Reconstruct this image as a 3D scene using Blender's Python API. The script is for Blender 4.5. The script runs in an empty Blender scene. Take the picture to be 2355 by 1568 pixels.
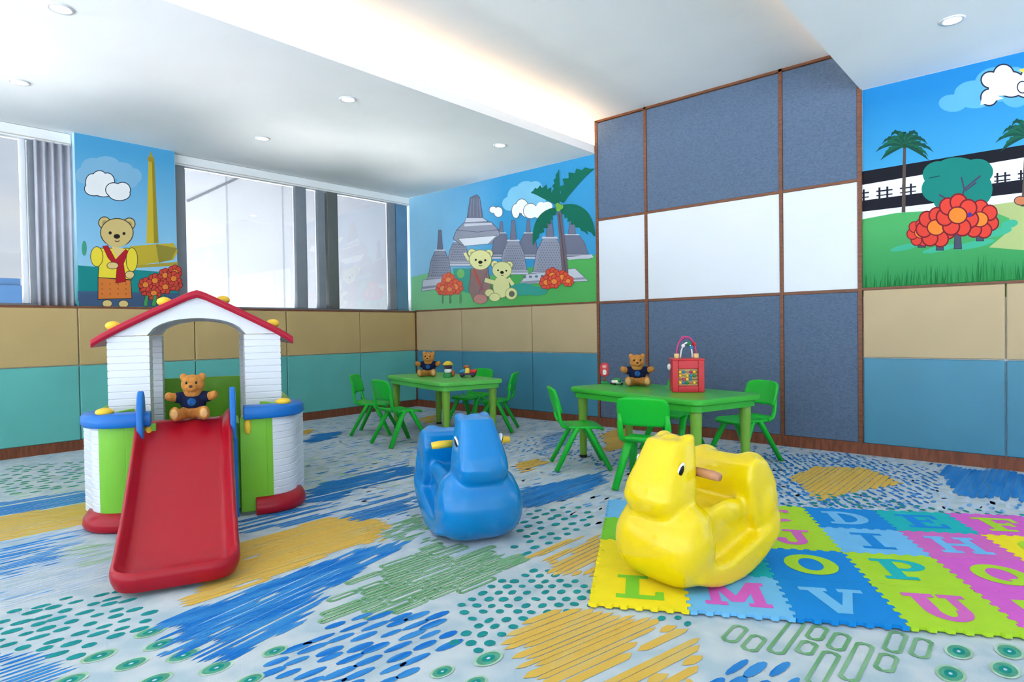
import bpy, bmesh, math, random
from mathutils import Vector, Matrix
random.seed(7)
PI = math.pi
SC = bpy.context.scene
COL = SC.collection
SC.view_settings.view_transform = 'Standard'
SC.view_settings.look = 'None'
SC.view_settings.exposure = 0.2
SC.cycles.use_denoising = True
SC.cycles.max_bounces = 6
SC.cycles.diffuse_bounces = 3
SC.cycles.glossy_bounces = 2
SC.cycles.transparent_max_bounces = 8
SC.cycles.use_adaptive_sampling = True
SC.cycles.adaptive_threshold = 0.18
SC.cycles.use_light_tree = False
SC.cycles.adaptive_min_samples = 14
SC.cycles.caustics_reflective = False
SC.cycles.caustics_refractive = False

# ------------------------------------------------------------------ camera
FPX, YAW, PITCH, ROLL = 1433.49, -0.728455, -0.017724, -0.015124
CAM = Vector((6.05499, -4.99802, 0.931458))
_cy, _sy, _cp, _sp, _cr, _sr = math.cos(YAW), math.sin(YAW), math.cos(PITCH), math.sin(PITCH), math.cos(ROLL), math.sin(ROLL)
_f = Vector((_sy*_cp, _cy*_cp, _sp)); _r0 = Vector((_cy, -_sy, 0)); _u0 = Vector((-_sy*_sp, -_cy*_sp, _cp))
_r = _r0*_cr + _u0*_sr
_u = _u0*_cr - _r0*_sr
cd = bpy.data.cameras.new('camera'); cam = bpy.data.objects.new('camera', cd); COL.objects.link(cam)
cd.sensor_fit = 'HORIZONTAL'; cd.sensor_width = 36.0; cd.lens = 36.0*FPX/2355.0; cd.clip_start = .05
M = Matrix.Identity(4)
for i in range(3):
    M[i][0], M[i][1], M[i][2], M[i][3] = _r[i], _u[i], -_f[i], CAM[i]
cam.matrix_world = M
SC.camera = cam

def _ray(u, v): return _r*((u-1177.5)/FPX) - _u*((v-784)/FPX) + _f
def on_floor(u, v, z=0.0):          # a measured image point on a horizontal plane
    d = _ray(u, v); return CAM + d*((z-CAM.z)/d.z)
def on_back(u, v, y=0.0):           # ... on the mural wall
    d = _ray(u, v); return CAM + d*((y-CAM.y)/d.y)
def on_side(u, v, x=0.0):           # ... on the window wall
    d = _ray(u, v); return CAM + d*((x-CAM.x)/d.x)

# ------------------------------------------------------------------ materials
def lin(c):
    return tuple(((x/255/12.92) if x/255 <= .04045 else ((x/255+.055)/1.055)**2.4) for x in c)
def mat(name, rgb, rough=.5, spec=.5, noise=0.0, nscale=8.0, bump=0.0, bscale=200.0, coat=0.0, emit=0.0, stretch=None, rgb2=None, metal=0.0):
    m = bpy.data.materials.new(name); m.use_nodes = True
    nt = m.node_tree; b = nt.nodes['Principled BSDF']
    c = lin(rgb)
    b.inputs['Base Color'].default_value = (*c, 1); b.inputs['Roughness'].default_value = rough
    b.inputs['Specular IOR Level'].default_value = spec; b.inputs['Coat Weight'].default_value = coat
    b.inputs['Metallic'].default_value = metal
    if emit:
        b.inputs['Emission Color'].default_value = (*c, 1); b.inputs['Emission Strength'].default_value = emit
    tc = nt.nodes.new('ShaderNodeTexCoord'); mp = nt.nodes.new('ShaderNodeMapping')
    nt.links.new(tc.outputs['Object'], mp.inputs['Vector'])
    if stretch: mp.inputs['Scale'].default_value = stretch
    n = nt.nodes.new('ShaderNodeTexNoise'); n.inputs['Scale'].default_value = nscale; n.inputs['Detail'].default_value = 1.5
    nt.links.new(mp.outputs['Vector'], n.inputs['Vector'])
    r = nt.nodes.new('ShaderNodeValToRGB'); nt.links.new(n.outputs['Fac'], r.inputs['Fac'])
    c2 = lin(rgb2) if rgb2 else tuple(x*(1-noise) for x in c)
    c1 = c if rgb2 else tuple(min(1, x*(1+noise*.6)) for x in c)
    r.color_ramp.elements[0].position = .36; r.color_ramp.elements[1].position = .62
    r.color_ramp.elements[0].color = (*c2, 1); r.color_ramp.elements[1].color = (*c1, 1)
    nt.links.new(r.outputs['Color'], b.inputs['Base Color'])
    if bump:
        n2 = nt.nodes.new('ShaderNodeTexNoise'); n2.inputs['Scale'].default_value = bscale
        nt.links.new(tc.outputs['Object'], n2.inputs['Vector'])
        bp = nt.nodes.new('ShaderNodeBump'); bp.inputs['Strength'].default_value = bump; bp.inputs['Distance'].default_value = .01
        nt.links.new(n2.outputs['Fac'], bp.inputs['Height']); nt.links.new(bp.outputs['Normal'], b.inputs['Normal'])
    return m
_fm = {}
def flat(rgb, rough=.6):
    k = (tuple(rgb), rough)
    if k not in _fm: _fm[k] = mat('paint_%d_%d_%d' % tuple(rgb), rgb, rough, .2, .03, 3)
    return _fm[k]
def grad(name, rgb_a, rgb_b, axis, lo, hi, rough=.6):
    m = flat_copy = mat(name, rgb_a, rough, .2)
    nt = m.node_tree; b = nt.nodes['Principled BSDF']
    tc = nt.nodes.new('ShaderNodeTexCoord'); sx = nt.nodes.new('ShaderNodeSeparateXYZ'); nt.links.new(tc.outputs['Object'], sx.inputs[0])
    mr = nt.nodes.new('ShaderNodeMapRange'); mr.inputs['From Min'].default_value = lo; mr.inputs['From Max'].default_value = hi
    nt.links.new(sx.outputs[axis], mr.inputs['Value'])
    mx = nt.nodes.new('ShaderNodeMix'); mx.data_type = 'RGBA'
    nt.links.new(mr.outputs[0], mx.inputs[0]); mx.inputs[6].default_value = (*lin(rgb_a), 1); mx.inputs[7].default_value = (*lin(rgb_b), 1)
    nt.links.new(mx.outputs[2], b.inputs['Base Color'])
    return m

# ------------------------------------------------------------------ mesh builder
class MB:
    def __init__(s): s.v = []; s.f = []; s.m = []; s.T = Matrix.Identity(4)
    def add(s, vs, fs, mi=0):
        o = len(s.v); s.v += [s.T @ Vector(p) for p in vs]
        for f in fs: s.f.append([i+o for i in f]); s.m.append(mi)
        return s
    def box(s, x0, x1, y0, y1, z0, z1, mi=0):
        return s.add([(x0,y0,z0),(x1,y0,z0),(x1,y1,z0),(x0,y1,z0),(x0,y0,z1),(x1,y0,z1),(x1,y1,z1),(x0,y1,z1)],
                     [(0,3,2,1),(4,5,6,7),(0,1,5,4),(1,2,6,5),(2,3,7,6),(3,0,4,7)], mi)
    def loft(s, rings, mi=0, cap=True, closed=True):
        n = len(rings[0]); vs = [p for r in rings for p in r]; fs = []
        for i in range(len(rings)-1):
            for j in range(n if closed else n-1):
                k = (j+1) % n
                fs.append((i*n+j, i*n+k, (i+1)*n+k, (i+1)*n+j))
        if cap: fs += [tuple(range(n))[::-1], tuple(range((len(rings)-1)*n, len(rings)*n))]
        return s.add(vs, fs, mi)
    def prism(s, pts, axis, a, b, mi=0):      # polygon in the other two axes extruded along axis
        def P(p, h): return {'x': (h, p[0], p[1]), 'y': (p[0], h, p[1]), 'z': (p[0], p[1], h)}[axis]
        return s.loft([[P(p, a) for p in pts], [P(p, b) for p in pts]], mi)
    def tube(s, pts, rad, n=10, mi=0, flatn=None):
        pts = [Vector(p) for p in pts]
        if not isinstance(rad, (list, tuple)): rad = [rad]*len(pts)
        rings = []; up = None
        for i, p in enumerate(pts):
            t = (pts[min(i+1, len(pts)-1)] - pts[max(i-1, 0)]).normalized()
            if up is None:
                up = Vector((0,0,1)) if abs(t.z) < .9 else Vector((1,0,0))
            a = t.cross(up).normalized(); b = a.cross(t).normalized(); up = b
            r = rad[i]; ra, rb = r if isinstance(r, tuple) else (r, r)
            rings.append([p + a*math.cos(2*PI*k/n)*ra + b*math.sin(2*PI*k/n)*rb for k in range(n)])
        return s.loft(rings, mi)
    def ell(s, c, r, n=16, mi=0, rot=None, seg=None):
        rings = []; h = n//2
        Rm = rot or Matrix.Identity(3)
        for i in range(h+1):
            a = -PI/2 + PI*i/h; a = max(-PI/2+.02, min(PI/2-.02, a))
            rings.append([Vector(c) + Rm @ Vector((r[0]*math.cos(a)*math.cos(2*PI*k/n), r[1]*math.cos(a)*math.sin(2*PI*k/n), r[2]*math.sin(a))) for k in range(n)])
        return s.loft(rings, mi)
    def cyl(s, c, r, z0, z1, n=24, mi=0, r2=None):
        r2 = r if r2 is None else r2
        return s.loft([[(c[0]+r*math.cos(2*PI*k/n), c[1]+r*math.sin(2*PI*k/n), z0) for k in range(n)],
                       [(c[0]+r2*math.cos(2*PI*k/n), c[1]+r2*math.sin(2*PI*k/n), z1) for k in range(n)]], mi)
    def rot(s, loc=(0,0,0), rz=0, rx=0, ry=0):
        s.T = Matrix.Translation(loc) @ Matrix.Rotation(rz, 4, 'Z') @ Matrix.Rotation(ry, 4, 'Y') @ Matrix.Rotation(rx, 4, 'X'); return s
    def build(s, name, mats, parent=None, smooth=False, bevel=0, segs=2, angle=35, fix=True, recenter=False, sharp=0):
        me = bpy.data.meshes.new(name)
        org = Vector((0,0,0))
        if recenter:
            xs = [p.x for p in s.v]; ys = [p.y for p in s.v]; zs = [p.z for p in s.v]
            org = Vector(((min(xs)+max(xs))/2, (min(ys)+max(ys))/2, min(zs)))
        me.from_pydata([p-org for p in s.v], [], s.f)
        for m in (mats if isinstance(mats, (list, tuple)) else [mats]): me.materials.append(m)
        for p, mi in zip(me.polygons, s.m): p.material_index = mi; p.use_smooth = smooth
        if fix:
            bm = bmesh.new(); bm.from_mesh(me); bmesh.ops.recalc_face_normals(bm, faces=bm.faces); bm.to_mesh(me); bm.free()
        if sharp: me.set_sharp_from_angle(angle=math.radians(sharp))
        o = bpy.data.objects.new(name, me); COL.objects.link(o); o.location = org
        if parent: o.parent = parent
        if bevel:
            b = o.modifiers.new('bevel', 'BEVEL'); b.width = bevel; b.segments = segs; b.limit_method = 'ANGLE'; b.angle_limit = math.radians(angle)
            for p in me.polygons: p.use_smooth = True
            w = o.modifiers.new('wn', 'WEIGHTED_NORMAL'); w.keep_sharp = True
        return o
def voxel(o, size, it=6, fac=.6):
    r = o.modifiers.new('remesh', 'REMESH'); r.mode = 'VOXEL'; r.voxel_size = size; r.use_smooth_shade = True
    if it:
        w = o.modifiers.new('smooth', 'SMOOTH'); w.iterations = it; w.factor = fac
    return o
def tag(o, label=None, cat=None, group=None, kind=None):
    if label: o['label'] = label
    if cat: o['category'] = cat
    if group: o['group'] = group
    if kind: o['kind'] = kind
    return o
def thing(name, label, cat, loc=(0,0,0), rz=0, group=None):
    o = bpy.data.objects.new(name, None); COL.objects.link(o); o.empty_display_size = .05
    o.location = loc; o.rotation_euler = (0,0,rz); return tag(o, label, cat, group)
def struct(o): o['kind'] = 'structure'; return o
def dup(root, loc, rz, label=None, group=None, scale=None):
    r = root.copy(); COL.objects.link(r); r.location = loc; r.rotation_euler = (0,0,rz)
    if label: r['label'] = label
    if group: r['group'] = group
    if scale: r.scale = (scale,)*3
    for ch in list(root.children):
        c = ch.copy(); COL.objects.link(c); c.parent = r
        for g in list(ch.children):
            d = g.copy(); COL.objects.link(d); d.parent = c
    return r
def arc(cx, cy, rx, ry, a0, a1, n):
    return [(cx+rx*math.cos(math.radians(a0+(a1-a0)*i/n)), cy+ry*math.sin(math.radians(a0+(a1-a0)*i/n))) for i in range(n+1)]
# ------------------------------------------------------------------ materials used everywhere
white_paint = mat('white_ceiling_paint', (246,246,244), .7, .2, .02, 2)
wood = mat('brown_wood_trim', (122,74,48), .45, .4, .25, 14, stretch=(1,1,8))
wood_base = mat('brown_wood_baseboard', (128,72,48), .4, .4, .25, 10, stretch=(6,6,.8))
tan_pad = mat('tan_vinyl_padding', (194,166,112), .5, .3, .03, 3, .05, 90)
tan_pad_b = mat('beige_vinyl_padding', (192,170,132), .5, .3, .03, 3, .05, 90)
teal_pad = mat('teal_vinyl_padding', (100,184,176), .45, .35, .04, 3, .05, 90)
blue_pad = mat('steel_blue_vinyl_padding', (72,138,164), .4, .4, .04, 3, .05, 90)
fabric = mat('slate_blue_woven_fabric', (96,114,138), .95, .1, .14, 60, .25, 420, stretch=(1,1,3))
board = mat('white_board', (222,227,234), .25, .4, .01, 2)
alu = mat('grey_window_metal', (128,134,142), .4, .5, .05, 6)
dark_alu = mat('dark_grey_window_metal', (98,102,98), .4, .5, .05, 6)
lilac = mat('grey_lilac_curtain_cloth', (194,194,204), .9, .1, .06, 5)
lamp_w = mat('lamp_lens', (255,252,244), .5, .2, emit=14)
cove_m = mat('warm_cove_lamp', (255,214,168), .5, .2, emit=11)
chrome = mat('white_lamp_ring', (225,225,225), .35, .5)

# ------------------------------------------------------------------ room shell
ZC, ZT = 2.6, 2.9                       # lower ceiling and raised tray
TX0, TX1 = 2.69, 4.955                  # tray between the two dropped ceilings
struct(MB().box(-.35,TX0-.28,-8,.02,ZC+.02,ZC+.32).box(-.35,TX0,-8,0.012,ZC,ZC+.02).box(TX0-.03,TX0,-8,0.012,ZC+.02,ZC+.075).build('ceiling', white_paint))
struct(MB().box(TX1+.28,9.2,-8,.02,ZC+.02,ZC+.32).box(TX1,9.2,-8,0.012,ZC,ZC+.02).box(TX1,TX1+.03,-8,0.012,ZC+.02,ZC+.075).build('ceiling', white_paint))
struct(MB().box(TX0-.3,TX1+.3,-8,.02,ZT,ZT+.06).build('ceiling', white_paint))
struct(MB().box(-.35,9.2,.012,.2,0,ZT+.06).build('wall_back', white_paint))
struct(MB().box(-.3,-.012,-8,.012,0,1.165).build('wall_left', white_paint))
# window-wall pillar carrying a mural
PY0, PY1 = -3.541, -2.772
struct(MB().box(-.3,-.006,PY0,PY1,1.165,ZC).build('wall_pillar', grad('pillar_pale_blue', (60,160,170), (186,220,240), 2, 1.3, 1.9)))
struct(MB().box(-.3,-.0,-8,.0,1.163,1.182).build('trim_1', wood))        # window ledge edge
struct(MB().box(-.012,.004,-8,.0,-.0,.085).build('baseboard_left', wood_base))
struct(MB().box(-.0,9.2,-.006,.012,0,.085).build('baseboard_back', wood_base))

# cove lamps lying in the troughs behind the ceiling lips
for x, w in ((TX0-.12, 'left'), (TX1+.12, 'right')):
    o = MB().box(x-.03,x+.03,-7.8,-.03,ZC+.021,ZC+.045).build('cove_light', cove_m)
    if w == 'right': o.data.materials[0] = mat('soft_warm_cove_lamp', (255,214,168), .5, .2, emit=4)
    tag(o, 'warm strip lamp behind the ceiling tray lip %s' % ('nearer the windows' if w == 'left' else 'away from the windows'), 'light', 'strip lamps in the ceiling tray')

# padded wall panels -------------------------------------------------------------
ys = [-7.2,-6.29,-5.38,-4.465,-3.552,-2.64,-1.73,-.83,-.02]
PADG = 'padded panels along the walls'
for row, (z0, z1, m, cn) in enumerate(((.0855,.692,teal_pad,'teal'), (.698,1.162,tan_pad,'tan'))):
    for i in range(len(ys)-1):
        if i < 3: continue
        o = MB().box(-.012,.014,ys[i]+.003,ys[i+1]-.003,z0,z1).build('wall_pad', m, None, False, .008, 2)
        where = {3: 'under the big window, leftmost of its row', 4: 'under the bear pillar, behind the playhouse', 5: 'under the window just right of the bear pillar',
                 6: 'under the window mullions, third from the left end', 7: 'under the window, next to the room corner'}[i]
        tag(o, '%s padded wall panel %s, %s row' % (cn, where, 'lower' if row == 0 else 'upper'), 'wall pad', PADG)
xs = [.016,.827,1.886,2.70]
xr = [4.962,5.763,6.58,7.4]
for row, (z0, z1) in enumerate(((.0855,.692), (.698,1.176))):
    for k, xx in enumerate((xs, xr)):
        for i in range(3):
            if k == 1 and i == 2: continue
            m = (blue_pad, tan_pad_b)[row]
            o = MB().box(xx[i]+.003,xx[i+1]-.003,-.012,.012,z0,z1).build('wall_pad', m, None, False, .008, 2)
            where = (('in the room corner under the temple mural', 'under the middle of the temple mural', 'under the temple mural beside the slate panel wall'),
                     ('beside the slate panel wall under the garden mural', 'at the right picture edge under the garden mural'))[k][i]
            tag(o, '%s padded wall panel %s, %s row' % (('steel blue', 'beige')[row], where, ('lower', 'upper')[row]), 'wall pad', PADG)
struct(MB().box(-.002,.017,-.021,.012,.085,1.18).build('trim_4', wood))        # corner post
struct(MB().box(.0,2.71,-.014,.012,1.176,1.192).box(4.95,9,-.014,.012,1.176,1.192).build('trim_2', wood))
# slate fabric panel wall with white boards -----------------------------------------
gx = [2.713,3.234,4.405,4.946]; gz = [.076,1.178,1.962,2.885]
fr = MB()
for x in gx: fr.box(x-.013,x+.013,-.016,.012,.085,ZT)
for z in gz[1:3]: fr.box(gx[0],gx[3],-.015,.012,z-.010,z+.010)
fr.box(gx[0],gx[3],-.016,.012,gz[3]-.004,ZT)
struct(fr.build('trim_3', wood))
cw = ('narrow left', 'wide middle', 'narrow right')
for i in range(3):
    for j in range(3):
        b = MB().box(gx[i]+.014,gx[i+1]-.014,-.010,.009,gz[j]+.011,gz[j+1]-.011)
        if j == 1:
            o = b.build('white_board', board, None, False, .003, 2)
            tag(o, 'blank white board, %s one of the row in the slate panel wall' % cw[i], 'whiteboard', 'white boards')
        else:
            o = b.build('wall_panel', fabric, None, False, .004, 2)
            tag(o, 'slate blue fabric wall panel, %s, %s the white boards' % (cw[i], 'below' if j == 0 else 'above'), 'wall panel', 'slate fabric panels')

# ceiling downlights -------------------------------------------------------------------
def downlight(x, y, label):
    t = thing('ceiling_downlight', label, 'light', (x, y, ZC), 0, 'recessed ceiling downlights')
    ring = MB(); n = 28
    prof = [(.062,.0),(.060,-.006),(.046,-.006),(.040,-.001)]
    ring.loft([[(r*math.cos(2*PI*k/n), r*math.sin(2*PI*k/n), z) for k in range(n)] for r, z in prof], cap=False)
    ring.build('trim_ring', chrome, t, True)
    MB().cyl((0,0), .042, -.0045, -.0015, 24).build('lens', lamp_w, t)
downlight(2.232,-4.124,'round recessed downlight at the top left of the picture, nearest one to the camera')
downlight(.94,-4.065,'round recessed downlight at the far left in front of the pillar window')
downlight(2.208,-2.411,'round recessed downlight in the middle of the white ceiling, left of the tray lip')
downlight(.919,-2.402,'round recessed downlight close above the wide white window')
downlight(2.227,-.829,'round recessed downlight near the temple mural by the tray lip')
downlight(5.579,-.784,'round recessed downlight in the right ceiling above the garden mural')

# windows ---------------------------------------------------------------------------------
wg = bpy.data.materials.new('window_glass'); wg.use_nodes = True
nt = wg.node_tree; nt.nodes.remove(nt.nodes['Principled BSDF'])
tr = nt.nodes.new('ShaderNodeBsdfTransparent'); gl = nt.nodes.new('ShaderNodeBsdfGlossy'); gl.inputs['Roughness'].default_value = .02
fz = nt.nodes.new('ShaderNodeFresnel'); mx = nt.nodes.new('ShaderNodeMixShader')
nt.links.new(fz.outputs[0], mx.inputs[0]); nt.links.new(tr.outputs[0], mx.inputs[1]); nt.links.new(gl.outputs[0], mx.inputs[2])
nt.links.new(mx.outputs[0], nt.nodes['Material Output'].inputs['Surface'])
def window(name, y0, y1, bars):
    t = bpy.data.objects.new(name, None); COL.objects.link(t); t.location = (-.14, (y0+y1)/2, 1.182); struct(t)
    c = (y0+y1)/2
    fr = MB().box(-.03,.03,y0-c,y1-c,0,.02).box(-.03,.03,y0-c,y1-c,1.38,1.415)
    fr.build('window_frame', alu, t)
    for a, b, m, d in bars: MB().box(-.03,d,a-c,b-c,.02,1.40).build('mullion', m, t, False, .004, 1)
    MB().box(-.004,.004,y0-c,y1-c,.02,1.40).build('pane', wg, t)
    return t
white_edge = mat('white_window_edge', (225,228,232), .5, .3)
blueglass = mat('blue_grey_window_jamb', (104,142,172), .3, .5, .1, 4)
window('window_1', -8, PY0, ((-3.88,-3.845,white_edge,.03), (-3.83,-3.79,alu,.03), (-4.9,-4.86,alu,.03)))
window('window_2', PY1, -.012, ((-2.762,-2.655,alu,.05), (-1.538,-1.41,alu,.04), (-1.273,-1.186,alu,.04), (-1.159,-1.026,dark_alu,.05), (-.31,-.215,alu,.04), (-.19,-.012,blueglass,.02)))
for y0, y1, lb in ((-8,PY0-.002,'white roller blind box over the left window'), (PY1+.002,-.012,'white roller blind box over the window between pillar and temple mural')):
    t = thing('roller_blind', lb, 'blind', (-.1,(y0+y1)/2,2.5), 0, 'roller blinds')
    h = (y1-y0)/2
    MB().box(-.08,.02,-h,h,.0,.098).build('cassette', white_paint, t, False, .006, 2)
    MB().box(.018,.024,-h,h,.012,.02).build('bottom_bar', mat('blind_edge', (205,196,184), .5), t)
# grey curtain gathered against the pillar
cu = MB(); ring0 = []; ring1 = []
n = 60
for i in range(n+1):
    y = -3.80 + (.25)*i/n; x = -.075 + .022*math.sin(i/n*2*PI*4.5)
    ring0.append((x, y, 1.185)); ring1.append((x, y, 2.5))
cu.loft([ring0, ring1], 0, False, False)
o = cu.build('curtain', lilac, None, True); o.modifiers.new('s', 'SOLIDIFY').thickness = .004
tag(o, 'grey lilac curtain gathered at the left side of the bear pillar', 'curtain')

# outside: white facade close to the windows, city block far away
facade = mat('white_facade', (148,151,157), .8, .1, .02, 1.2)
fg = mat('facade_joint_grey', (126,130,137), .8, .1)
fl_ = MB().box(-2.6,-2.4,-2.8,4.5,-4,7)
o = fl_.build('neighbouring_building', facade)
tag(o, 'white neighbouring facade filling the window beside the bear pillar', 'building')
j = MB()
for u in (524,652): 
    p = on_side(u, 560, -2.4); j.box(-2.41,-2.396,p.y-.012,p.y+.012,-4,7)
a = on_side(430,463,-2.395); b = on_side(556,405,-2.395)
d = (b-a).normalized(); nn = Vector((0,-d.z,d.y))*.016
j.add([a-nn,b-nn,b+nn,a+nn],[(0,1,2,3)],1)
jo = j.build('joint_line', [fg, mat('facade_cable_grey', (84,88,94), .7)], o)
bt = mat('blue_glass_tower', (66,112,156), .3, .4, .12, .15)
t = thing('office_tower', 'small blue glass tower far outside the left window', 'building', (-60,-12,-22))
pA = on_side(0,700,-60); pB = on_side(42,700,-60); pC = on_side(24,648,-60); pD = on_side(42,664,-60)
cc = Vector((-60,-12,-22))
MB().box(-4,4,pA.y-cc.y-6,on_side(24,700,-60).y-cc.y,0,pC.z+22).build('tower_block', bt, t)
MB().box(-3,4.2,pA.y-cc.y-5,pB.y-cc.y,0,pD.z+22).build('tower_wing', bt, t)

# world: bright overcast sky
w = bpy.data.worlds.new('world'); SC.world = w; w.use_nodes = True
nt = w.node_tree; bg = nt.nodes['Background']
tc = nt.nodes.new('ShaderNodeTexCoord'); n = nt.nodes.new('ShaderNodeTexNoise'); n.inputs['Scale'].default_value = 2.2; n.inputs['Detail'].default_value = 5
mp = nt.nodes.new('ShaderNodeMapping'); mp.inputs['Scale'].default_value = (1,1,4)
r = nt.nodes.new('ShaderNodeValToRGB'); r.color_ramp.elements[0].position = .35; r.color_ramp.elements[1].position = .65
r.color_ramp.elements[0].color = (*lin((190,208,228)),1); r.color_ramp.elements[1].color = (*lin((236,240,244)),1)
nt.links.new(tc.outputs['Generated'], mp.inputs[0]); nt.links.new(mp.outputs[0], n.inputs['Vector']); nt.links.new(n.outputs['Fac'], r.inputs[0]); nt.links.new(r.outputs[0], bg.inputs[0])
# sky strength raised behind the camera as added fill for the room
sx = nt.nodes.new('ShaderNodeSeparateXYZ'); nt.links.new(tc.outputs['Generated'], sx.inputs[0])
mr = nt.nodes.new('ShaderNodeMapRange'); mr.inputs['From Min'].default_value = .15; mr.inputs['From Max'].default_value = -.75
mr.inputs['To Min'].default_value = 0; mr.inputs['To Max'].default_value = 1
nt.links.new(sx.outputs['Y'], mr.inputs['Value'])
mz = nt.nodes.new('ShaderNodeMapRange'); mz.inputs['From Min'].default_value = .02; mz.inputs['From Max'].default_value = -.08     # added glow below the horizon to brighten the ceiling
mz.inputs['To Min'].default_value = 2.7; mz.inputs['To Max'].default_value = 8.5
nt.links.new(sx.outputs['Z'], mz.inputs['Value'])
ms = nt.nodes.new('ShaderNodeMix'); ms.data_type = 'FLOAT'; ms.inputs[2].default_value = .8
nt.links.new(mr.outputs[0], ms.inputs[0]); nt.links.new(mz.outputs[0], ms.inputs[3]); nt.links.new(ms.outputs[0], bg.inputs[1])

# unseen area lamp added outside, below the sill, to brighten the ceiling
ld = bpy.data.lights.new('added_uplight', 'AREA'); ld.shape = 'RECTANGLE'; ld.size = 1.7; ld.size_y = 9; ld.energy = 1200; ld.color = (1,.98,.95)
lo = bpy.data.objects.new('added_uplight', ld); COL.objects.link(lo); lo.location = (-1.3,-3.2,.1); lo.rotation_euler = (0, math.radians(180+58), 0)
# ------------------------------------------------------------------ carpet
C_BASE, C_BLUE, C_OCHRE, C_GREEN, C_TEAL, C_PALE, C_DOT, C_DOTC, C_NAVY, C_WASH, C_PGREEN = range(11)
def brush(name, a, b, pos=(.4,.6), sc=26, st=(1,.12,1)):
    m = mat(name, a, .95, .05, 0, sc, .15, 300, stretch=st, rgb2=b)
    rr = [x for x in m.node_tree.nodes if x.type == 'VALTORGB'][0]; rr.color_ramp.elements[0].position, rr.color_ramp.elements[1].position = pos
    return m
carpet_m = [mat('carpet_base', (195,204,207), .95, .05, 0, 9, .2, 350, rgb2=(170,189,198)),
            brush('carpet_blue', (40,122,194), (70,142,204), (.3,.6)), brush('carpet_ochre', (214,176,82), (206,182,112), (.25,.5)),
            brush('carpet_green', (104,158,110), (132,174,136)), mat('carpet_teal', (38,140,140), .95, .05, .12, 20),
            brush('carpet_pale', (178,198,218), (196,208,218)), mat('carpet_dot', (86,158,132), .95, .05, .15, 30), mat('carpet_dot_core', (30,138,128), .95, .05, .05, 30),
            brush('carpet_deep_blue', (32,112,190), (62,138,200)), brush('carpet_wash', (92,150,204), (178,200,220), (.42,.56)),
            brush('carpet_pale_green', (156,190,158), (184,206,190), (.4,.55))]
cp = MB(); cp.add([(-.01,-8.2,0),(9.4,-8.2,0),(9.4,.01,0),(-.01,.01,0)], [(0,1,2,3)], C_BASE)
_lay = [0]
def inside(p, poly):
    c = False; j = len(poly)-1
    for i in range(len(poly)):
        if (poly[i][1] > p[1]) != (poly[j][1] > p[1]) and p[0] < (poly[j][0]-poly[i][0])*(p[1]-poly[i][1])/(poly[j][1]-poly[i][1])+poly[i][0]: c = not c
        j = i
    return c
def region(pts, rot=0):
    _lay[0] += 1
    W = [(q.x, q.y) for q in pts]
    ca, sa = math.cos(math.radians(rot)), math.sin(math.radians(rot))
    R = [(x*ca+y*sa, -x*sa+y*ca) for x, y in W]
    back = lambda x, y: (x*ca-y*sa, x*sa+y*ca, .00006*_lay[0])
    return R, back, min(p[0] for p in R), max(p[0] for p in R), min(p[1] for p in R), max(p[1] for p in R)
def strokes(pts, mi, w=.02, gap=.0, fill=1.0, jag=.05, rot=0, brk=.0):
    R, back, x0, x1, y0, y1 = region(pts, rot)
    x = x0
    while x < x1:
        ww = w*random.uniform(.7,1.3); ins = []; y = y0; cur = None; st = .02
        while y <= y1+st:
            k = inside((x+ww/2, y), R)
            if k and cur is None: cur = y
            if not k and cur is not None: ins.append((cur, y)); cur = None
            y += st
        for a, b in ins:
            a += random.uniform(-jag, jag*.6); b += random.uniform(-jag*.6, jag)
            segs = [(a, b)]
            if brk and b-a > .2 and random.random() < brk:
                c = random.uniform(a+.06, b-.06); g = random.uniform(.01,.05); segs = [(a, c-g), (c+g, b)]
            for a, b in segs:
                if b-a < .015 or random.random() > fill: continue
                e = min(.03, (b-a)*.3)
                cp.add([back(x+ww*.5,a),back(x+ww,a+e),back(x+ww*random.uniform(.9,1),b-e),back(x+ww*random.uniform(.3,.7),b),back(x,b-e),back(x+ww*random.uniform(0,.1),a+e)],[(0,1,2,3,4,5)],mi)
        x += ww+gap*random.uniform(.5,1.5)
def dabs(pts, mi, sx, sy, rx, ry, jit=.3, rot=0, n=10, alt=True, keep=1.0):
    R, back, x0, x1, y0, y1 = region(pts, rot); x = x0; k = 0
    while x <= x1:
        y = y0 + (sy/2 if k % 2 and alt else 0)
        while y <= y1:
            px, py = x+random.uniform(-jit,jit)*sx, y+random.uniform(-jit,jit)*sy
            if inside((px,py), R) and random.random() < keep:
                a, b = rx*random.uniform(.8,1.2), ry*random.uniform(.75,1.25)
                cp.add([back(px+a*math.cos(2*PI*i/n), py+b*math.sin(2*PI*i/n)*(1 if math.sin(2*PI*i/n) < .9 else .95)) for i in range(n)], [tuple(range(n))], mi)
            y += sy
        x += sx; k += 1
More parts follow.
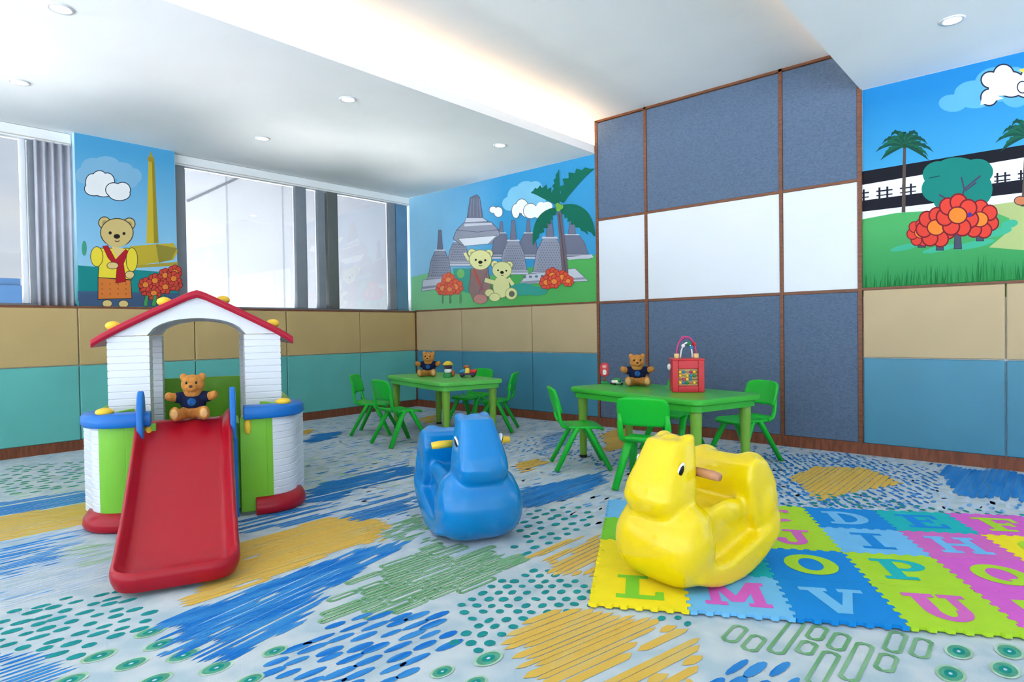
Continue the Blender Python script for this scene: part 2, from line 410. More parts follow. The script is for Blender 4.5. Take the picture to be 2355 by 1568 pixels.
def bricks(pts, mi, w=.045, L=.17, t=.009, rot=0, gap=.012, fillm=None):
    R, back, x0, x1, y0, y1 = region(pts, rot); x = x0
    while x < x1:
        y = y0 - random.uniform(0, L)
        while y < y1:
            l = L*random.uniform(.5,1.5)
            if inside((x+w/2, y+l*.5), R) and inside((x+w/2, y+l*.15), R) and inside((x+w/2, y+l*.85), R):
                def rr(d):
                    c = w*.25
                    return [(x+d+c,y+d),(x+w-d-c,y+d),(x+w-d,y+d+c),(x+w-d,y+l-d-c),(x+w-d-c,y+l-d),(x+d+c,y+l-d),(x+d,y+l-d-c),(x+d,y+d+c)]
                o, i2 = rr(0), rr(t)
                cp.add([back(*q) for q in o+i2], [(q,(q+1)%8,8+(q+1)%8,8+q) for q in range(8)], mi)
                if fillm is not None and random.random() < .75: cp.add([back(*q) for q in i2], [tuple(range(8))], fillm)
            y += l+gap
        x += w+gap
def bigdots(pts, r=.035):
    _lay[0] += 1
    for q in pts:
        for k, (s, mi) in enumerate(((1.25, C_PGREEN), (1, C_DOT), (.55, C_DOTC), (.16, C_PALE))):
            cp.add([(q.x+.8*r*s*math.cos(2*PI*i/18), q.y+1.2*r*s*math.sin(2*PI*i/18), .00006*_lay[0]+.00001*k) for i in range(18)], [tuple(range(18))], mi)
def Z(x0, y0, s, pts): return [on_floor(x0+a/s, y0+b/s) for a, b in pts]
Wd = lambda *p: [Vector((a, b, 0)) for a, b in p]
# distant all-over texture
dabs(Wd((0,-3.9),(2.4,-3.9),(4.4,-2.6),(9,-1.6),(9,0),(0,0)), C_PALE, .06, .10, .020, .05, .4, 0, 8, True, .8)
dabs(Wd((0,-3.6),(2.6,-3.5),(4.4,-2.4),(9,-1.4),(9,0),(0,0)), C_BASE, .09, .12, .018, .04, .45, 10, 8, True, .6)
dabs(Wd((0,-3.2),(3.0,-3.2),(4.2,-2.3),(9,-1.4),(9,0),(0,0)), C_WASH, .06, .11, .012, .038, .45, 0, 6, True, .62)
dabs(Wd((2.6,-1.4),(5.2,-1.5),(5.2,-.3),(2.6,-.2)), C_BLUE, .06, .075, .010, .026, .3, 20, 7, True, .6)
dabs(Wd((0.2,-3.0),(2.4,-3.0),(2.6,-1.6),(.2,-.4)), C_BLUE, .16, .22, .012, .07, .45, 0, 6, True, .45)
dabs(Wd((1.0,-5),(2.6,-5),(2.6,-3.4),(3.4,-2.2),(2.2,-2.0),(.9,-3.2)), C_PGREEN, .06, .12, .014, .04, .4, 0, 6, True, .5)
Z1 = lambda *p: Z(0,1000,1.5767,p); Z2 = lambda *p: Z(550,1100,1.5835,p); Z3 = lambda *p: Z(1100,1000,1.0725,p)
Z4 = lambda *p: Z(660,900,3.059,p); Z5 = lambda *p: Z(1240,850,2.986,p); Z6 = lambda *p: Z(900,940,2.714,p); F = lambda *p: Z(0,0,1,p)
# left part
dabs(Z1((0,115),(300,95),(300,190),(0,225)), C_DOT, .075, .1, .02, .03, .25)
strokes(Z1((-60,255),(310,200),(430,190),(430,225),(-60,305)), C_BLUE, .025, .004, .95, .06)
strokes(Z1((-60,308),(310,245),(500,220),(500,280),(270,330),(-60,395)), C_OCHRE, .03, .003, 1, .06)
strokes(Z1((-60,400),(290,335),(330,360),(200,440),(-60,540)), C_WASH, .02, .006, .9, .08, 0, .5)
strokes(Z1((-60,420),(250,370),(200,410),(-60,470)), C_BLUE, .014, .014, .8, .08)
strokes(Z1((-60,480),(200,430),(180,470),(-60,545)), C_BLUE, .014, .008, .8, .08)
strokes(Z1((-60,540),(120,470),(300,400),(440,400),(440,520),(250,590),(-60,640)), C_PALE, .016, .008, .8, .06, 0, .6)
strokes(Z1((230,430),(300,395),(430,390),(440,440),(300,480)), C_PGREEN, .016, .006, .8, .05, 0, .6)
strokes(Z1((-60,560),(150,500),(240,500),(200,570),(-60,640)), C_WASH, .014, .03, .7, .05, 0, .6)
dabs(Z1((-60,650),(250,585),(430,565),(590,645),(500,710),(340,775),(240,825),(110,790),(-60,800)), C_TEAL, .056, .066, .0148, .026, .2, -5)
strokes(Z1((-60,810),(150,795),(220,865),(170,920),(-60,950)), C_NAVY, .012, .012, .95, .03)
bigdots(Z1((360,802),(475,830),(665,800),(785,845),(560,890),(545,715),(580,760),(250,892)), .032)
# middle front
strokes(Z2((-150,290),(0,235),(330,140),(470,150),(540,180),(500,235),(420,245),(0,405),(-200,470)), C_OCHRE, .024, .0, 1, .05, 0, .12)
strokes(Z2((-290,525),(0,418),(420,265),(600,235),(560,275),(480,310),(390,370),(270,440),(250,500),(180,560),(60,610),(0,650),(-60,640),(-120,625),(-240,620)), C_NAVY, .014, .0, .98, .09, 12, .25)
strokes(Z2((-240,560),(0,440),(400,290),(300,400),(240,470),(0,560),(-100,600)), C_WASH, .005, .045, .8, .10, 12, .4)
strokes(Z2((530,180),(650,130),(690,190),(700,230),(560,235)), C_GREEN, .02, .004, .9, .05, 0, .5)
bricks(Z2((195,565),(290,470),(430,360),(520,320),(640,230),(840,230),(1050,290),(1010,330),(900,380),(780,450),(570,490),(430,520)), C_GREEN, .038, .17, .0115, -2, .003, C_PGREEN)
strokes(Z2((840,270),(1040,290),(1000,320),(890,310)), C_GREEN, .016, .004, .9, .03)
dabs(Z2((90,700),(220,590),(330,520),(500,490),(680,480),(800,530),(780,610),(640,670),(600,760),(160,760)), C_NAVY, .043, .10, .0145, .045, .2, -6, 10)
dabs(Z2((740,470),(900,390),(1100,320),(1300,400),(1290,480),(1120,490),(980,560),(900,640),(780,600),(860,520)), C_TEAL, .046, .060, .0148, .0175, .12, 8, 12)
dabs(Z2((1000,230),(1040,110),(1290,100),(1270,195),(1060,285),(960,285)), C_TEAL, .07, .08, .016, .024, .2, 0, 10)
strokes(Z2((950,590),(1060,510),(1200,470),(1340,480),(1440,515),(1600,560),(1680,640),(1620,760),(1030,760),(1040,660)), C_OCHRE, .026, .0015, .98, .05, -12, .2)
strokes(Z2((1050,285),(1180,230),(1310,200),(1330,250),(1320,370),(1150,345)), C_OCHRE, .02, .004, .95, .05, 0, .3)
bigdots(Z2((740,705),(910,660),(130,630),(40,735),(860,745)), .026)
strokes(Z2((190,110),(620,50),(640,130),(480,150),(330,135),(190,170),(-60,215),(-60,170)), C_BLUE, .018, .006, .75, .08, 0, .6)
strokes(Z2((1020,40),(1320,-15),(1350,15),(1050,100)), C_BLUE, .02, .006, .85, .07)
# right front
bricks(Z3((520,510),(620,450),(1130,480),(1090,580),(1040,640),(850,640),(700,580),(560,530)), C_GREEN, .050, .17, .0105, 2, .014)
bigdots(Z3((1185,535),(1310,535),(1165,590),(1300,580),(1400,560),(25,552)), .034)
dabs(Z3((550,640),(600,555),(800,565),(850,640)), C_NAVY, .046, .11, .014, .05, .2, -8, 10)
dabs(Z3((420,440),(560,460),(560,480),(420,455)), C_TEAL, .045, .06, .0125, .015, .1, 8, 12)
# behind the mat and around the tables
dabs(Z3((700,50),(900,45),(1050,75),(1150,95),(1100,185),(830,175),(700,170)), C_NAVY, .05, .06, .010, .026, .25, 35, 8)
strokes(Z3((765,108),(830,78),(960,83),(1045,120),(950,138),(840,165)), C_OCHRE, .03, .001, 1, .03)
strokes(Z3((1130,75),(1400,100),(1400,165),(1180,150)), C_BLUE, .03, .0, .95, .07)
dabs(Z3((740,185),(820,150),(950,140),(1100,180),(1346,190),(1346,215),(900,180)), C_TEAL, .07, .06, .012, .02, .2, 35)
strokes(Z3((90,140),(240,108),(320,85),(260,150),(110,185)), C_BLUE, .02, .004, .85, .07)
strokes(Z4((130,700),(400,570),(860,500),(920,600),(700,640),(480,700),(350,765),(130,800)), C_BLUE, .02, .003, .9, .08, 0, .4)
strokes(Z4((90,355),(220,300),(400,280),(320,330),(150,370)), C_BLUE, .025, .003, .9, .06)
strokes(Z4((40,285),(180,265),(170,300),(40,312)), C_OCHRE, .03, .003, .9, .05)
strokes(Z4((920,190),(1040,165),(1050,220),(950,225)), C_OCHRE, .03, .003, .9, .05)
strokes(Z5((420,450),(560,395),(640,420),(600,540),(450,565)), C_OCHRE, .03, .003, .95, .06)
strokes(Z5((-60,815),(380,725),(310,830),(0,896)), C_BLUE, .02, .004, .85, .06)
strokes(Z6((770,340),(900,315),(990,345),(800,405)), C_OCHRE, .03, .003, .95, .04)
strokes(F((1250,1000),(1320,990),(1300,1040),(1240,1050)), C_WASH, .02, .01, .8, .06)
cp.build('floor', carpet_m, None, False, fix=False)['kind'] = 'structure'
#PART3
# ------------------------------------------------------------------ painted murals
class Mural:
    def __init__(s, fn, zoom, off): s.fn, s.z, s.off, s.b, s.mats, s.k = fn, zoom, off, MB(), [], 0
    def mi(s, rgb):
        m = rgb if not isinstance(rgb, tuple) else flat(rgb)
        if m not in s.mats: s.mats.append(m)
        return s.mats.index(m)
    def pt(s, p):
        return s.fn(s.z[0]+p[0]/s.z[2], s.z[1]+p[1]/s.z[2])
    def poly(s, pts, rgb, pre=None):
        s.k += 1
        P = [s.pt(p) if pre is None else p for p in pts]
        bm_pts = [p + s.off*(.0004+.00001*s.k) for p in P]
        # triangulate concave outlines through a temporary bmesh
        s.b.add(bm_pts, [tuple(range(len(P)))], s.mi(rgb))
    def line(s, pts, w, rgb):
        pts = [Vector(p).to_2d() if len(p) > 2 else Vector(p) for p in pts]
        s.k += 1; o = s.off*(.0004+.00001*s.k)
        for a, b in zip(pts, pts[1:]):
            d = (b-a); n = Vector((-d.y, d.x)).normalized()*w/2; d = d.normalized()*w*.3
            s.b.add([s.pt(q)+o for q in (a-n-d, b-n+d, b+n+d, a+n-d)], [(0,1,2,3)], s.mi(rgb))
    def ell(s, cx, cy, rx, ry, rgb, out=None, ow=3, rot=0, n=26):
        ca, sa = math.cos(math.radians(rot)), math.sin(math.radians(rot))
        def e(k): return [(cx+(rx+k)*math.cos(2*PI*i/n)*ca-(ry+k)*math.sin(2*PI*i/n)*sa, cy+(rx+k)*math.cos(2*PI*i/n)*sa+(ry+k)*math.sin(2*PI*i/n)*ca) for i in range(n)]
        if out: s.poly(e(ow), out)
        s.poly(e(0), rgb)
    def blob(s, parts, rgb, out, ow=3):       # outlined union of ellipses
        for cx, cy, rx, ry in parts: s.ell(cx, cy, rx+ow, ry+ow, out)
        for cx, cy, rx, ry in parts: s.ell(cx, cy, rx, ry, rgb)
    def out(s, pts, rgb, line=(30,30,40), w=3):
        s.poly(pts, rgb); s.line(list(pts)+[pts[0]], w, line)
    def build(s, name, label):
        o = s.b.build(name, s.mats, None, False, fix=False)
        bm = bmesh.new(); bm.from_mesh(o.data)
        bmesh.ops.triangulate(bm, faces=[f for f in bm.faces if len(f.verts) > 4])
        bm.normal_update()
        for f in bm.faces:
            if f.normal.dot(s.off) < 0: f.normal_flip()
        bm.to_mesh(o.data); bm.free()
        return tag(o, label, 'mural', 'wall murals')
def flower(m, x, y, r, petals=7, c1=(208,70,52), c2=(228,136,50), ol=(104,26,36)):
    for i in range(petals):
        a = 2*PI*i/petals+.3; m.ell(x+r*.72*math.cos(a), y+r*.72*math.sin(a), r*.42, r*.42, c1, ol, r*.09)
    m.ell(x, y, r*.48, r*.42, c2, ol, r*.08)
def bear(m, x, y, s, skin, ol, face=True, tilt=0):
    m.ell(x-.78*s, y-.62*s, .34*s, .34*s, skin, ol, .06*s); m.ell(x+.78*s, y-.55*s, .34*s, .34*s, skin, ol, .06*s)
    m.ell(x-.78*s, y-.62*s, .16*s, .16*s, tuple(int(c*.82) for c in skin)); m.ell(x+.78*s, y-.55*s, .16*s, .16*s, tuple(int(c*.82) for c in skin))
    m.ell(x, y, s, .86*s, skin, ol, .06*s); m.ell(x, y+.36*s, .78*s, .56*s, skin)
    m.ell(x-.42*s, y+.02*s, .10*s, .10*s, (30,30,30)); m.ell(x+.45*s, y+.06*s, .10*s, .10*s, (30,30,30))
    m.ell(x, y+.24*s, .20*s, .15*s, (30,24,24)); m.line([(x-.12*s,y+.52*s),(x+.02*s,y+.58*s),(x+.16*s,y+.52*s)], .05*s, (60,40,40))

# bear pillar ---------------------------------------------------------------------------
m = Mural(lambda u, v: on_side(u, v, -.006), (140,290,2.0837), Vector((1,0,0)))
z0, z1 = 1.184, 2.598
def PV(y, z): return Vector((-.006, y, z))
sky = grad('mural_sky_pillar', (150,200,228), (80,164,208), 2, 1.5, 2.5)
m.poly([PV(PY0+.002,z0),PV(PY1-.002,z0),PV(PY1-.002,z1),PV(PY0+.002,z1)], sky, 1)
m.blob([(150,200,55,48),(215,190,70,46),(290,215,60,42),(350,240,38,38),(110,235,40,40),(320,265,50,35)], (132,184,214), (132,184,214), 0)
m.poly([PV(PY0+.002,z0),PV(PY1-.002,z0),PV(PY1-.002,1.495),PV(PY0+.002,1.515)], (24,136,134), 1)
m.poly([(82,840),(560,820),(562,800),(82,790)], (66,92,124)); m.poly([PV(PY0+.002,z0),PV(PY1-.002,z0),PV(PY1-.002,z0+.09),PV(PY0+.002,z0+.1)], (64,88,120), 1)
m.k += 2
# golden tower
m.poly([(330,575),(540,560),(560,600),(540,640),(370,668)], (196,172,52)); m.poly([(455,565),(556,585),(530,640),(470,655)], (150,138,52)); m.poly([(340,668),(560,650),(560,668),(350,680)], (176,156,58))
m.poly([(420,165),(446,165),(468,560),(410,562)], (206,178,48)); m.poly([(436,165),(448,165),(468,560),(446,560)], (156,138,40))
m.ell(431,158,16,14,(170,146,44)); m.poly([(422,148),(440,148),(431,118)], (190,160,50))
m.blob([(150,270,30,40),(185,255,36,40),(222,270,34,44),(160,300,45,32),(205,305,50,32)], (240,240,238), (40,44,56), 4)
m.blob([(252,305,36,32),(295,305,36,34),(280,325,50,30)], (240,240,238), (40,44,56), 4)
m.ell(112,585,12,36,(70,160,130))
# bear in a yellow jacket
m.out([(178,725),(335,738),(340,825),(178,830)], (216,122,52)); m.ell(222,850,22,16,(222,196,128),(70,60,40)); m.ell(300,852,22,16,(222,196,128),(70,60,40))
for i in range(3):
    for j in range(4): m.ell(198+j*38, 756+i*24, 4, 3, (160,80,40))
m.out([(190,585),(330,585),(340,735),(178,725)], (238,214,60)); m.blob([(172,625,28,46),(340,640,26,56)], (238,214,60), (60,54,40), 3)
m.poly([(240,575),(300,585),(282,650)], (226,198,132)); m.out([(200,575),(225,572),(262,640),(310,590),(322,600),(300,660),(312,745),(262,752),(268,680),(225,630)], (178,26,40), (110,20,30), 2)
m.ell(248,668,26,15,(226,198,132),(70,60,40)); m.ell(330,712,20,16,(226,198,132),(70,60,40))
bear(m, 268, 510, 76, (214,188,122), (74,64,46))
for q in ((410,780),(450,740),(500,715),(545,700),(445,800),(500,770),(548,755),(405,760),(540,730)): flower(m, q[0], q[1], 30)
for x in (405,445,485): m.out([(x-12,860),(x,810),(x+14,812),(x+10,862)], (70,150,90), (30,70,50), 2)
m.build('wall_mural', 'bear in yellow jacket beside a golden tower, mural on the window pillar')

# temple mural ---------------------------------------------------------------------------
m = Mural(lambda u, v: on_back(u, v, .010), (930,360,2.4889), Vector((0,-1,0)))
BV = lambda x, z: Vector((x, .010, z))
m.poly([BV(-.10,1.192),BV(2.698,1.192),BV(2.698,2.598),BV(-.10,2.598)], grad('mural_sky_temple', (150,204,232), (58,152,202), 0, .1, 1.5), 1)  # paler towards the windows: glare put into the sky colour
m.poly([(40,690),(200,650),(500,680),(930,590),(1100,560),(1100,872),(40,890)], grad('mural_lawn_temple', (134,206,150), (84,176,92), 0, .2, 1.6))  # lawn paled on the window side, glare worked into its colour
m.blob([(640,230,50,60),(700,190,60,50),(750,180,40,40),(600,270,40,40),(690,250,60,60),(770,240,40,60)], (128,196,226), (128,196,226), 0)
G1, G2, G3, GO = (146,150,166), (198,202,212), (112,116,136), (84,86,108)
def stupa(cx, yb, w, h, spire, c=G1):
    L = [(cx-w*.52,yb),(cx-w*.46,yb-h*.30),(cx-w*.40,yb-h*.62),(cx-w*.26,yb-h*.92),(cx-w*.2,yb-h)]
    m.out(L+[(2*cx-a, b) for a, b in L[::-1]], c, GO, 2.5)
    n = 9
    for i in range(n):                                   # lattice openings
        for j in range(int(h/14)):
            f = 1-.30*j*14/h
            x = cx+(i-(n-1)/2)*w*.092*f+(j % 2)*w*.04; y = yb-12-j*14
            if y > yb-h*.92: m.poly([(x,y-5),(x+4,y),(x,y+5),(x-4,y)], G3)
    m.poly([(cx-w*.25,yb-h*1.0),(cx+w*.25,yb-h*1.0),(cx+w*.22,yb-h*1.06),(cx-w*.22,yb-h*1.06)], G2)
    m.out([(cx-w*.12,yb-h*1.06),(cx+w*.12,yb-h*1.06),(cx+w*.06,yb-h*1.06-spire),(cx-w*.06,yb-h*1.06-spire)], G3, GO, 2)
    m.out([(cx-w*.6,yb+26),(cx+w*.6,yb+26),(cx+w*.55,yb),(cx-w*.55,yb)], G2, GO, 2)
    m.poly([(cx-w*.6,yb+14),(cx+w*.6,yb+14),(cx+w*.59,yb+6),(cx-w*.59,yb+6)], c)
stupa(555,560,110,120,60,G3); stupa(710,560,110,120,70,G3); stupa(960,560,180,110,90,G3); stupa(310,600,120,110,50,G1)
# great bell stupa
m.out([(280,470),(300,420),(540,420),(548,450),(520,470),(500,500),(330,508)], G1, GO, 3); m.out([(310,470),(530,452),(480,500),(345,512)], (222,226,232), GO, 2)
m.out([(300,420),(345,375),(500,375),(540,418),(420,432)], G1, GO, 3); m.poly([(345,385),(500,378),(505,390),(345,400)], G2)
m.out([(355,350),(450,350),(480,372),(345,378)], G2, GO, 2); m.out([(360,350),(378,235),(415,218),(432,235),(450,348)], G3, GO, 3)
for x in (385,400,418,432): m.line([(x,240),(x-4+(x-400)*.25,345)], 3, G1)
stupa(205,690,130,150,110); stupa(625,650,150,165,110); stupa(835,660,190,190,90); 
m.out([(100,770),(110,705),(300,690),(310,745)], G2, GO, 2); m.poly([(104,745),(308,722),(308,735),(102,758)], G1)
m.out([(660,730),(700,675),(980,640),(1055,712)], G2, GO, 2); m.poly([(672,715),(1030,690),(1040,702),(668,728)], G1)
for x in range(690,900,34): m.ell(x, 690-(x-690)*.06, 9, 7, G3)
m.poly([(950,575),(1075,560),(1085,578),(940,592)], G2)
m.blob([(640,312,22,40),(675,285,34,40),(700,310,30,36)], (246,244,238), (90,90,104), 3); m.blob([(725,312,40,42)], (246,244,238), (90,90,104), 3)
m.blob([(785,300,30,40),(820,285,30,26),(770,330,30,22)], (246,244,238), (246,244,238), 0); m.blob([(510,305,20,18),(540,318,24,28)], (246,244,238), (120,120,130), 3)
# palm
m.poly([(876,320),(902,320),(942,665),(905,668)], (108,96,104)); m.line([(888,330),(925,660)], 5, (82,70,84))
def frond(pts, wid, rgb=(8,104,82)):
    n = len(pts); L = []; R = []
    for i, p in enumerate(pts):
        a = Vector(pts[min(i+1,n-1)])-Vector(pts[max(i-1,0)]); q = Vector((-a.y,a.x)).normalized()*wid*math.sin(PI*(.12+.86*i/(n-1)))
        j = 1.25 if i % 2 else .75
        L.append(Vector(p)+q*.5); R.append(Vector(p)-q*j)
    m.poly([tuple(x) for x in L+R[::-1]], rgb)
def curve(a, b, c, n=13):
    return [((1-t)**2*a[0]+2*t*(1-t)*b[0]+t*t*c[0], (1-t)**2*a[1]+2*t*(1-t)*b[1]+t*t*c[1]) for t in [i/n for i in range(n+1)]]
frond(curve((885,270),(872,180),(886,75)), 26); frond(curve((905,262),(960,120),(1088,72)), 52); frond(curve((868,268),(800,195),(728,208)), -46)
frond(curve((868,300),(760,340),(738,505)), 48); frond(curve((905,290),(1040,290),(1092,455)), -64); frond(curve((900,300),(990,330),(1052,445)), -40)
m.blob([(880,280,14,14),(898,288,14,14),(884,302,13,13)], (120,176,70), (40,90,50), 2)
m.poly([(280,640),(390,640),(400,790),(300,760)], (66,160,142)); m.blob([(680,760,80,36),(760,770,60,26)], (58,158,142), (58,158,142), 0)
m.ell(325,670,22,26,(120,190,110))
for c in ((255,705,34),(222,755,34),(295,745,38),(262,760,30)): flower(m, c[0], c[1], c[2], 7, (232,104,74), (240,150,96), (190,80,70))
for x in (222,264,322): m.line([(x,790),(x,838)], 9, (108,148,112))
for c in ((850,680,38),(905,690,34),(815,720,34),(940,712,28),(860,715,34)): flower(m, c[0], c[1], c[2], 7, (226,84,58), (238,140,60), (150,50,46))
# two bears
BS, BO = (226,224,158), (150,150,104)
m.out([(385,640),(480,640),(500,760),(470,830),(400,830),(370,760)], (150,120,116), (110,90,90), 2); m.line([(370,590),(350,555)], 16, BS); m.line([(400,650),(450,760)], 14, (190,90,80)); m.line([(480,650),(430,780)], 10, (130,110,120))
m.ell(438,815,38,26,(196,140,130),(150,110,100)); m.ell(490,780,24,20,BS,BO)
bear(m, 438, 590, 62, BS, BO)
m.ell(558,745,46,62,BS,BO); m.line([(515,720),(470,708)], 24, BS); m.ell(520,805,30,22,BS,BO); m.ell(615,785,32,32,BS,BO); m.ell(618,786,17,17,(110,110,96))
m.line([(600,700),(622,730)], 20, BS); bear(m, 562, 650, 54, BS, BO)
m.build('wall_mural', 'stone temple domes with a palm tree and two bears, mural in the room corner')

# garden mural ---------------------------------------------------------------------------
m = Mural(lambda u, v: on_back(u, v, .010), (1960,100,1.4933), Vector((0,-1,0)))
XE = 7.4
m.poly([BV(4.962,1.192),BV(XE,1.192),BV(XE,2.598),BV(4.962,2.598)], grad('mural_sky_garden', (66,162,208), (28,128,190), 2, 1.9, 2.5), 1)
def edge(x, y, sl): return (x, y)
m.blob([(345,205,48,30),(420,175,70,48),(500,140,80,60),(560,150,60,70),(640,130,60,60)], (92,170,214), (92,170,214), 0)
m.blob([(470,185,26,26),(475,125,30,26),(520,110,34,36),(545,140,50,42),(600,150,44,34),(620,120,40,40)], (226,232,240), (34,38,60), 5)
m.poly([(470,150),(500,110),(560,110),(600,150),(560,178),(490,180),(465,190)], (226,232,240)); m.poly([(440,212),(446,180),(500,180),(520,188)], (226,232,240))
m.blob([(585,150,16,18)], (226,232,240), (34,38,60), 4); m.poly([(570,92),(590,84),(590,102)], (226,190,80))
# long pavilion
m.poly([(32,440),(820,310),(820,352),(32,486)], (12,14,26)); m.poly([(32,486),(820,352),(820,448),(32,545)], (236,240,244))
m.poly([(32,540),(820,436),(820,484),(32,578)], (14,16,30)); m.poly([(32,578),(820,484),(820,520),(32,604)], (232,238,242))
def sl(x): return -.123*(x-32)
for x in list(range(36,800,27)):
    if (x//27) % 3 == 2: continue
    yb = 545+sl(x); m.poly([(x,yb),(x+7,yb-1),(x+7,yb-44),(x,yb-43)], (24,24,40)); m.line([(x-6,yb-30),(x+20,yb-33)], 5, (24,24,40)); m.line([(x-6,yb-15),(x+20,yb-18)], 4, (24,24,40))
m.poly([(32,604),(150,582),(300,572),(440,560),(820,510),(820,870),(32,870)], grad('mural_lawn_garden', (52,148,84), (76,170,98), 2, 1.25, 1.6))
m.poly([(440,560),(820,505),(820,740),(620,712),(470,700),(530,650),(540,600)], (176,190,124))
def palm(x, y, r, base, tw, rgb=(18,92,68)):
    m.poly([(x-tw,y),(x+tw,y),(base[0]+tw*1.3,base[1]),(base[0]-tw*1.3,base[1])], (84,72,66))
    for i in range(17):
        a = math.radians(-206+14.5*i); dx, dy = math.cos(a)*r, math.sin(a)*r*.62
        k = (1, .8, 1.08, .9)[i % 4]
        frond(curve((x,y),(x+dx*.55*k,y+dy*1.1*k-r*.16),(x+dx*k,y+dy*k+r*.26), 11), r*.10*(1 if dx > 0 else -1), rgb if i % 2 else (10,70,58))
    m.ell(x, y, r*.10, r*.08, (16,70,46))
palm(180,352,92,(176,580),5); palm(600,318,100,(588,560),6)
m.blob([(580,540,22,14)], (200,120,80), (60,50,60), 3)
# round bush
m.blob([(300,450,58,46),(360,425,70,34),(430,440,54,44),(290,500,52,46),(350,500,70,60),(430,500,52,60),(330,545,50,30)], (14,124,112), (14,124,112), 0)
m.line([(360,585),(385,500),(440,455)], 6, (70,60,90)); m.line([(385,500),(375,460)], 5, (70,60,90)); m.line([(350,580),(335,540),(300,520)], 6, (70,60,90)); m.line([(265,462),(300,455)], 4, (10,80,80)); m.line([(390,505),(425,478)], 5, (70,60,90))
for q in ((180,700,50,10),(300,705,60,10),(420,690,70,12),(490,650,60,14),(540,620,30,14)): m.ell(q[0],q[1],q[2],q[3],(64,176,140),rot=-12)
for x, y, h in ((238,660,40),(300,655,55),(362,620,85),(438,630,48)): m.out([(x-12,y+h),(x-8,y),(x+8,y),(x+14,y+h)], (70,76,96), (40,40,60), 2)
for q in ((235,650,40),(288,632,58),(438,604,56),(362,590,62)): flower(m, q[0], q[1], q[2], 7, (222,66,50), (236,132,44), (120,24,40))
m.ell(404,588,8,8,(70,50,140))
for i in range(120):
    x = 36+i*6.4+random.uniform(-3,3); h = random.uniform(45,95)+ (30 if 430 < x < 500 else 0); y = 848-.055*(x-36)
    c = random.choice([(20,112,52),(30,128,60),(44,142,70)])
    m.poly([(x-4,y+8),(x+4,y+8),(x+random.uniform(-8,10),y-h*.9)], c)
m.poly([(32,838),(820,795),(820,870),(32,870)], (26,120,56))
# keep paint inside the panel: nothing below the ledge line is visible behind the pads
m.build('wall_mural', 'palms, round bush and red flowers before a dark long pavilion, mural at the right')
#PART4
# ------------------------------------------------------------------ plastics and cloths
def plastic(n, c, r=.32, coat=.15): return mat(n, c, r, .3, .03, 2.5, coat=coat*.4)
P_green = plastic('green_plastic', (22,190,50)); P_tgreen = plastic('table_green_plastic', (58,182,54)); P_leg = plastic('olive_green_plastic_leg', (124,176,62))
P_lightg = plastic('pale_green_plastic', (96,200,84))
P_white = plastic('white_plastic', (226,230,236), .4); P_red = plastic('crimson_plastic', (170,14,36), .3); P_roof = plastic('roof_red_plastic', (176,24,52), .35)
P_lime = plastic('lime_green_plastic', (124,194,52)); P_blue = plastic('royal_blue_plastic', (22,112,196)); P_yel = plastic('amber_yellow_plastic', (244,202,60))
P_hblue = plastic('glossy_sky_blue_plastic', (0,128,200), .22, .9); P_hyel = plastic('glossy_yellow_plastic', (244,214,8), .26, 1.2)
black = plastic('black_plastic', (16,16,18), .25); white_eye = plastic('white_eye_plastic', (240,240,236), .3)
rubber = mat('dark_rubber_foot', (40,34,30), .8, .2)
fur = mat('golden_brown_plush', (206,140,70), .95, .1, .16, 40, .6, 260); fur2 = mat('pale_plush', (226,178,116), .95, .1, .1, 40, .5, 260)
navy = mat('navy_sweater_cloth', (30,38,66), .95, .1, .18, 40, .4, 300)

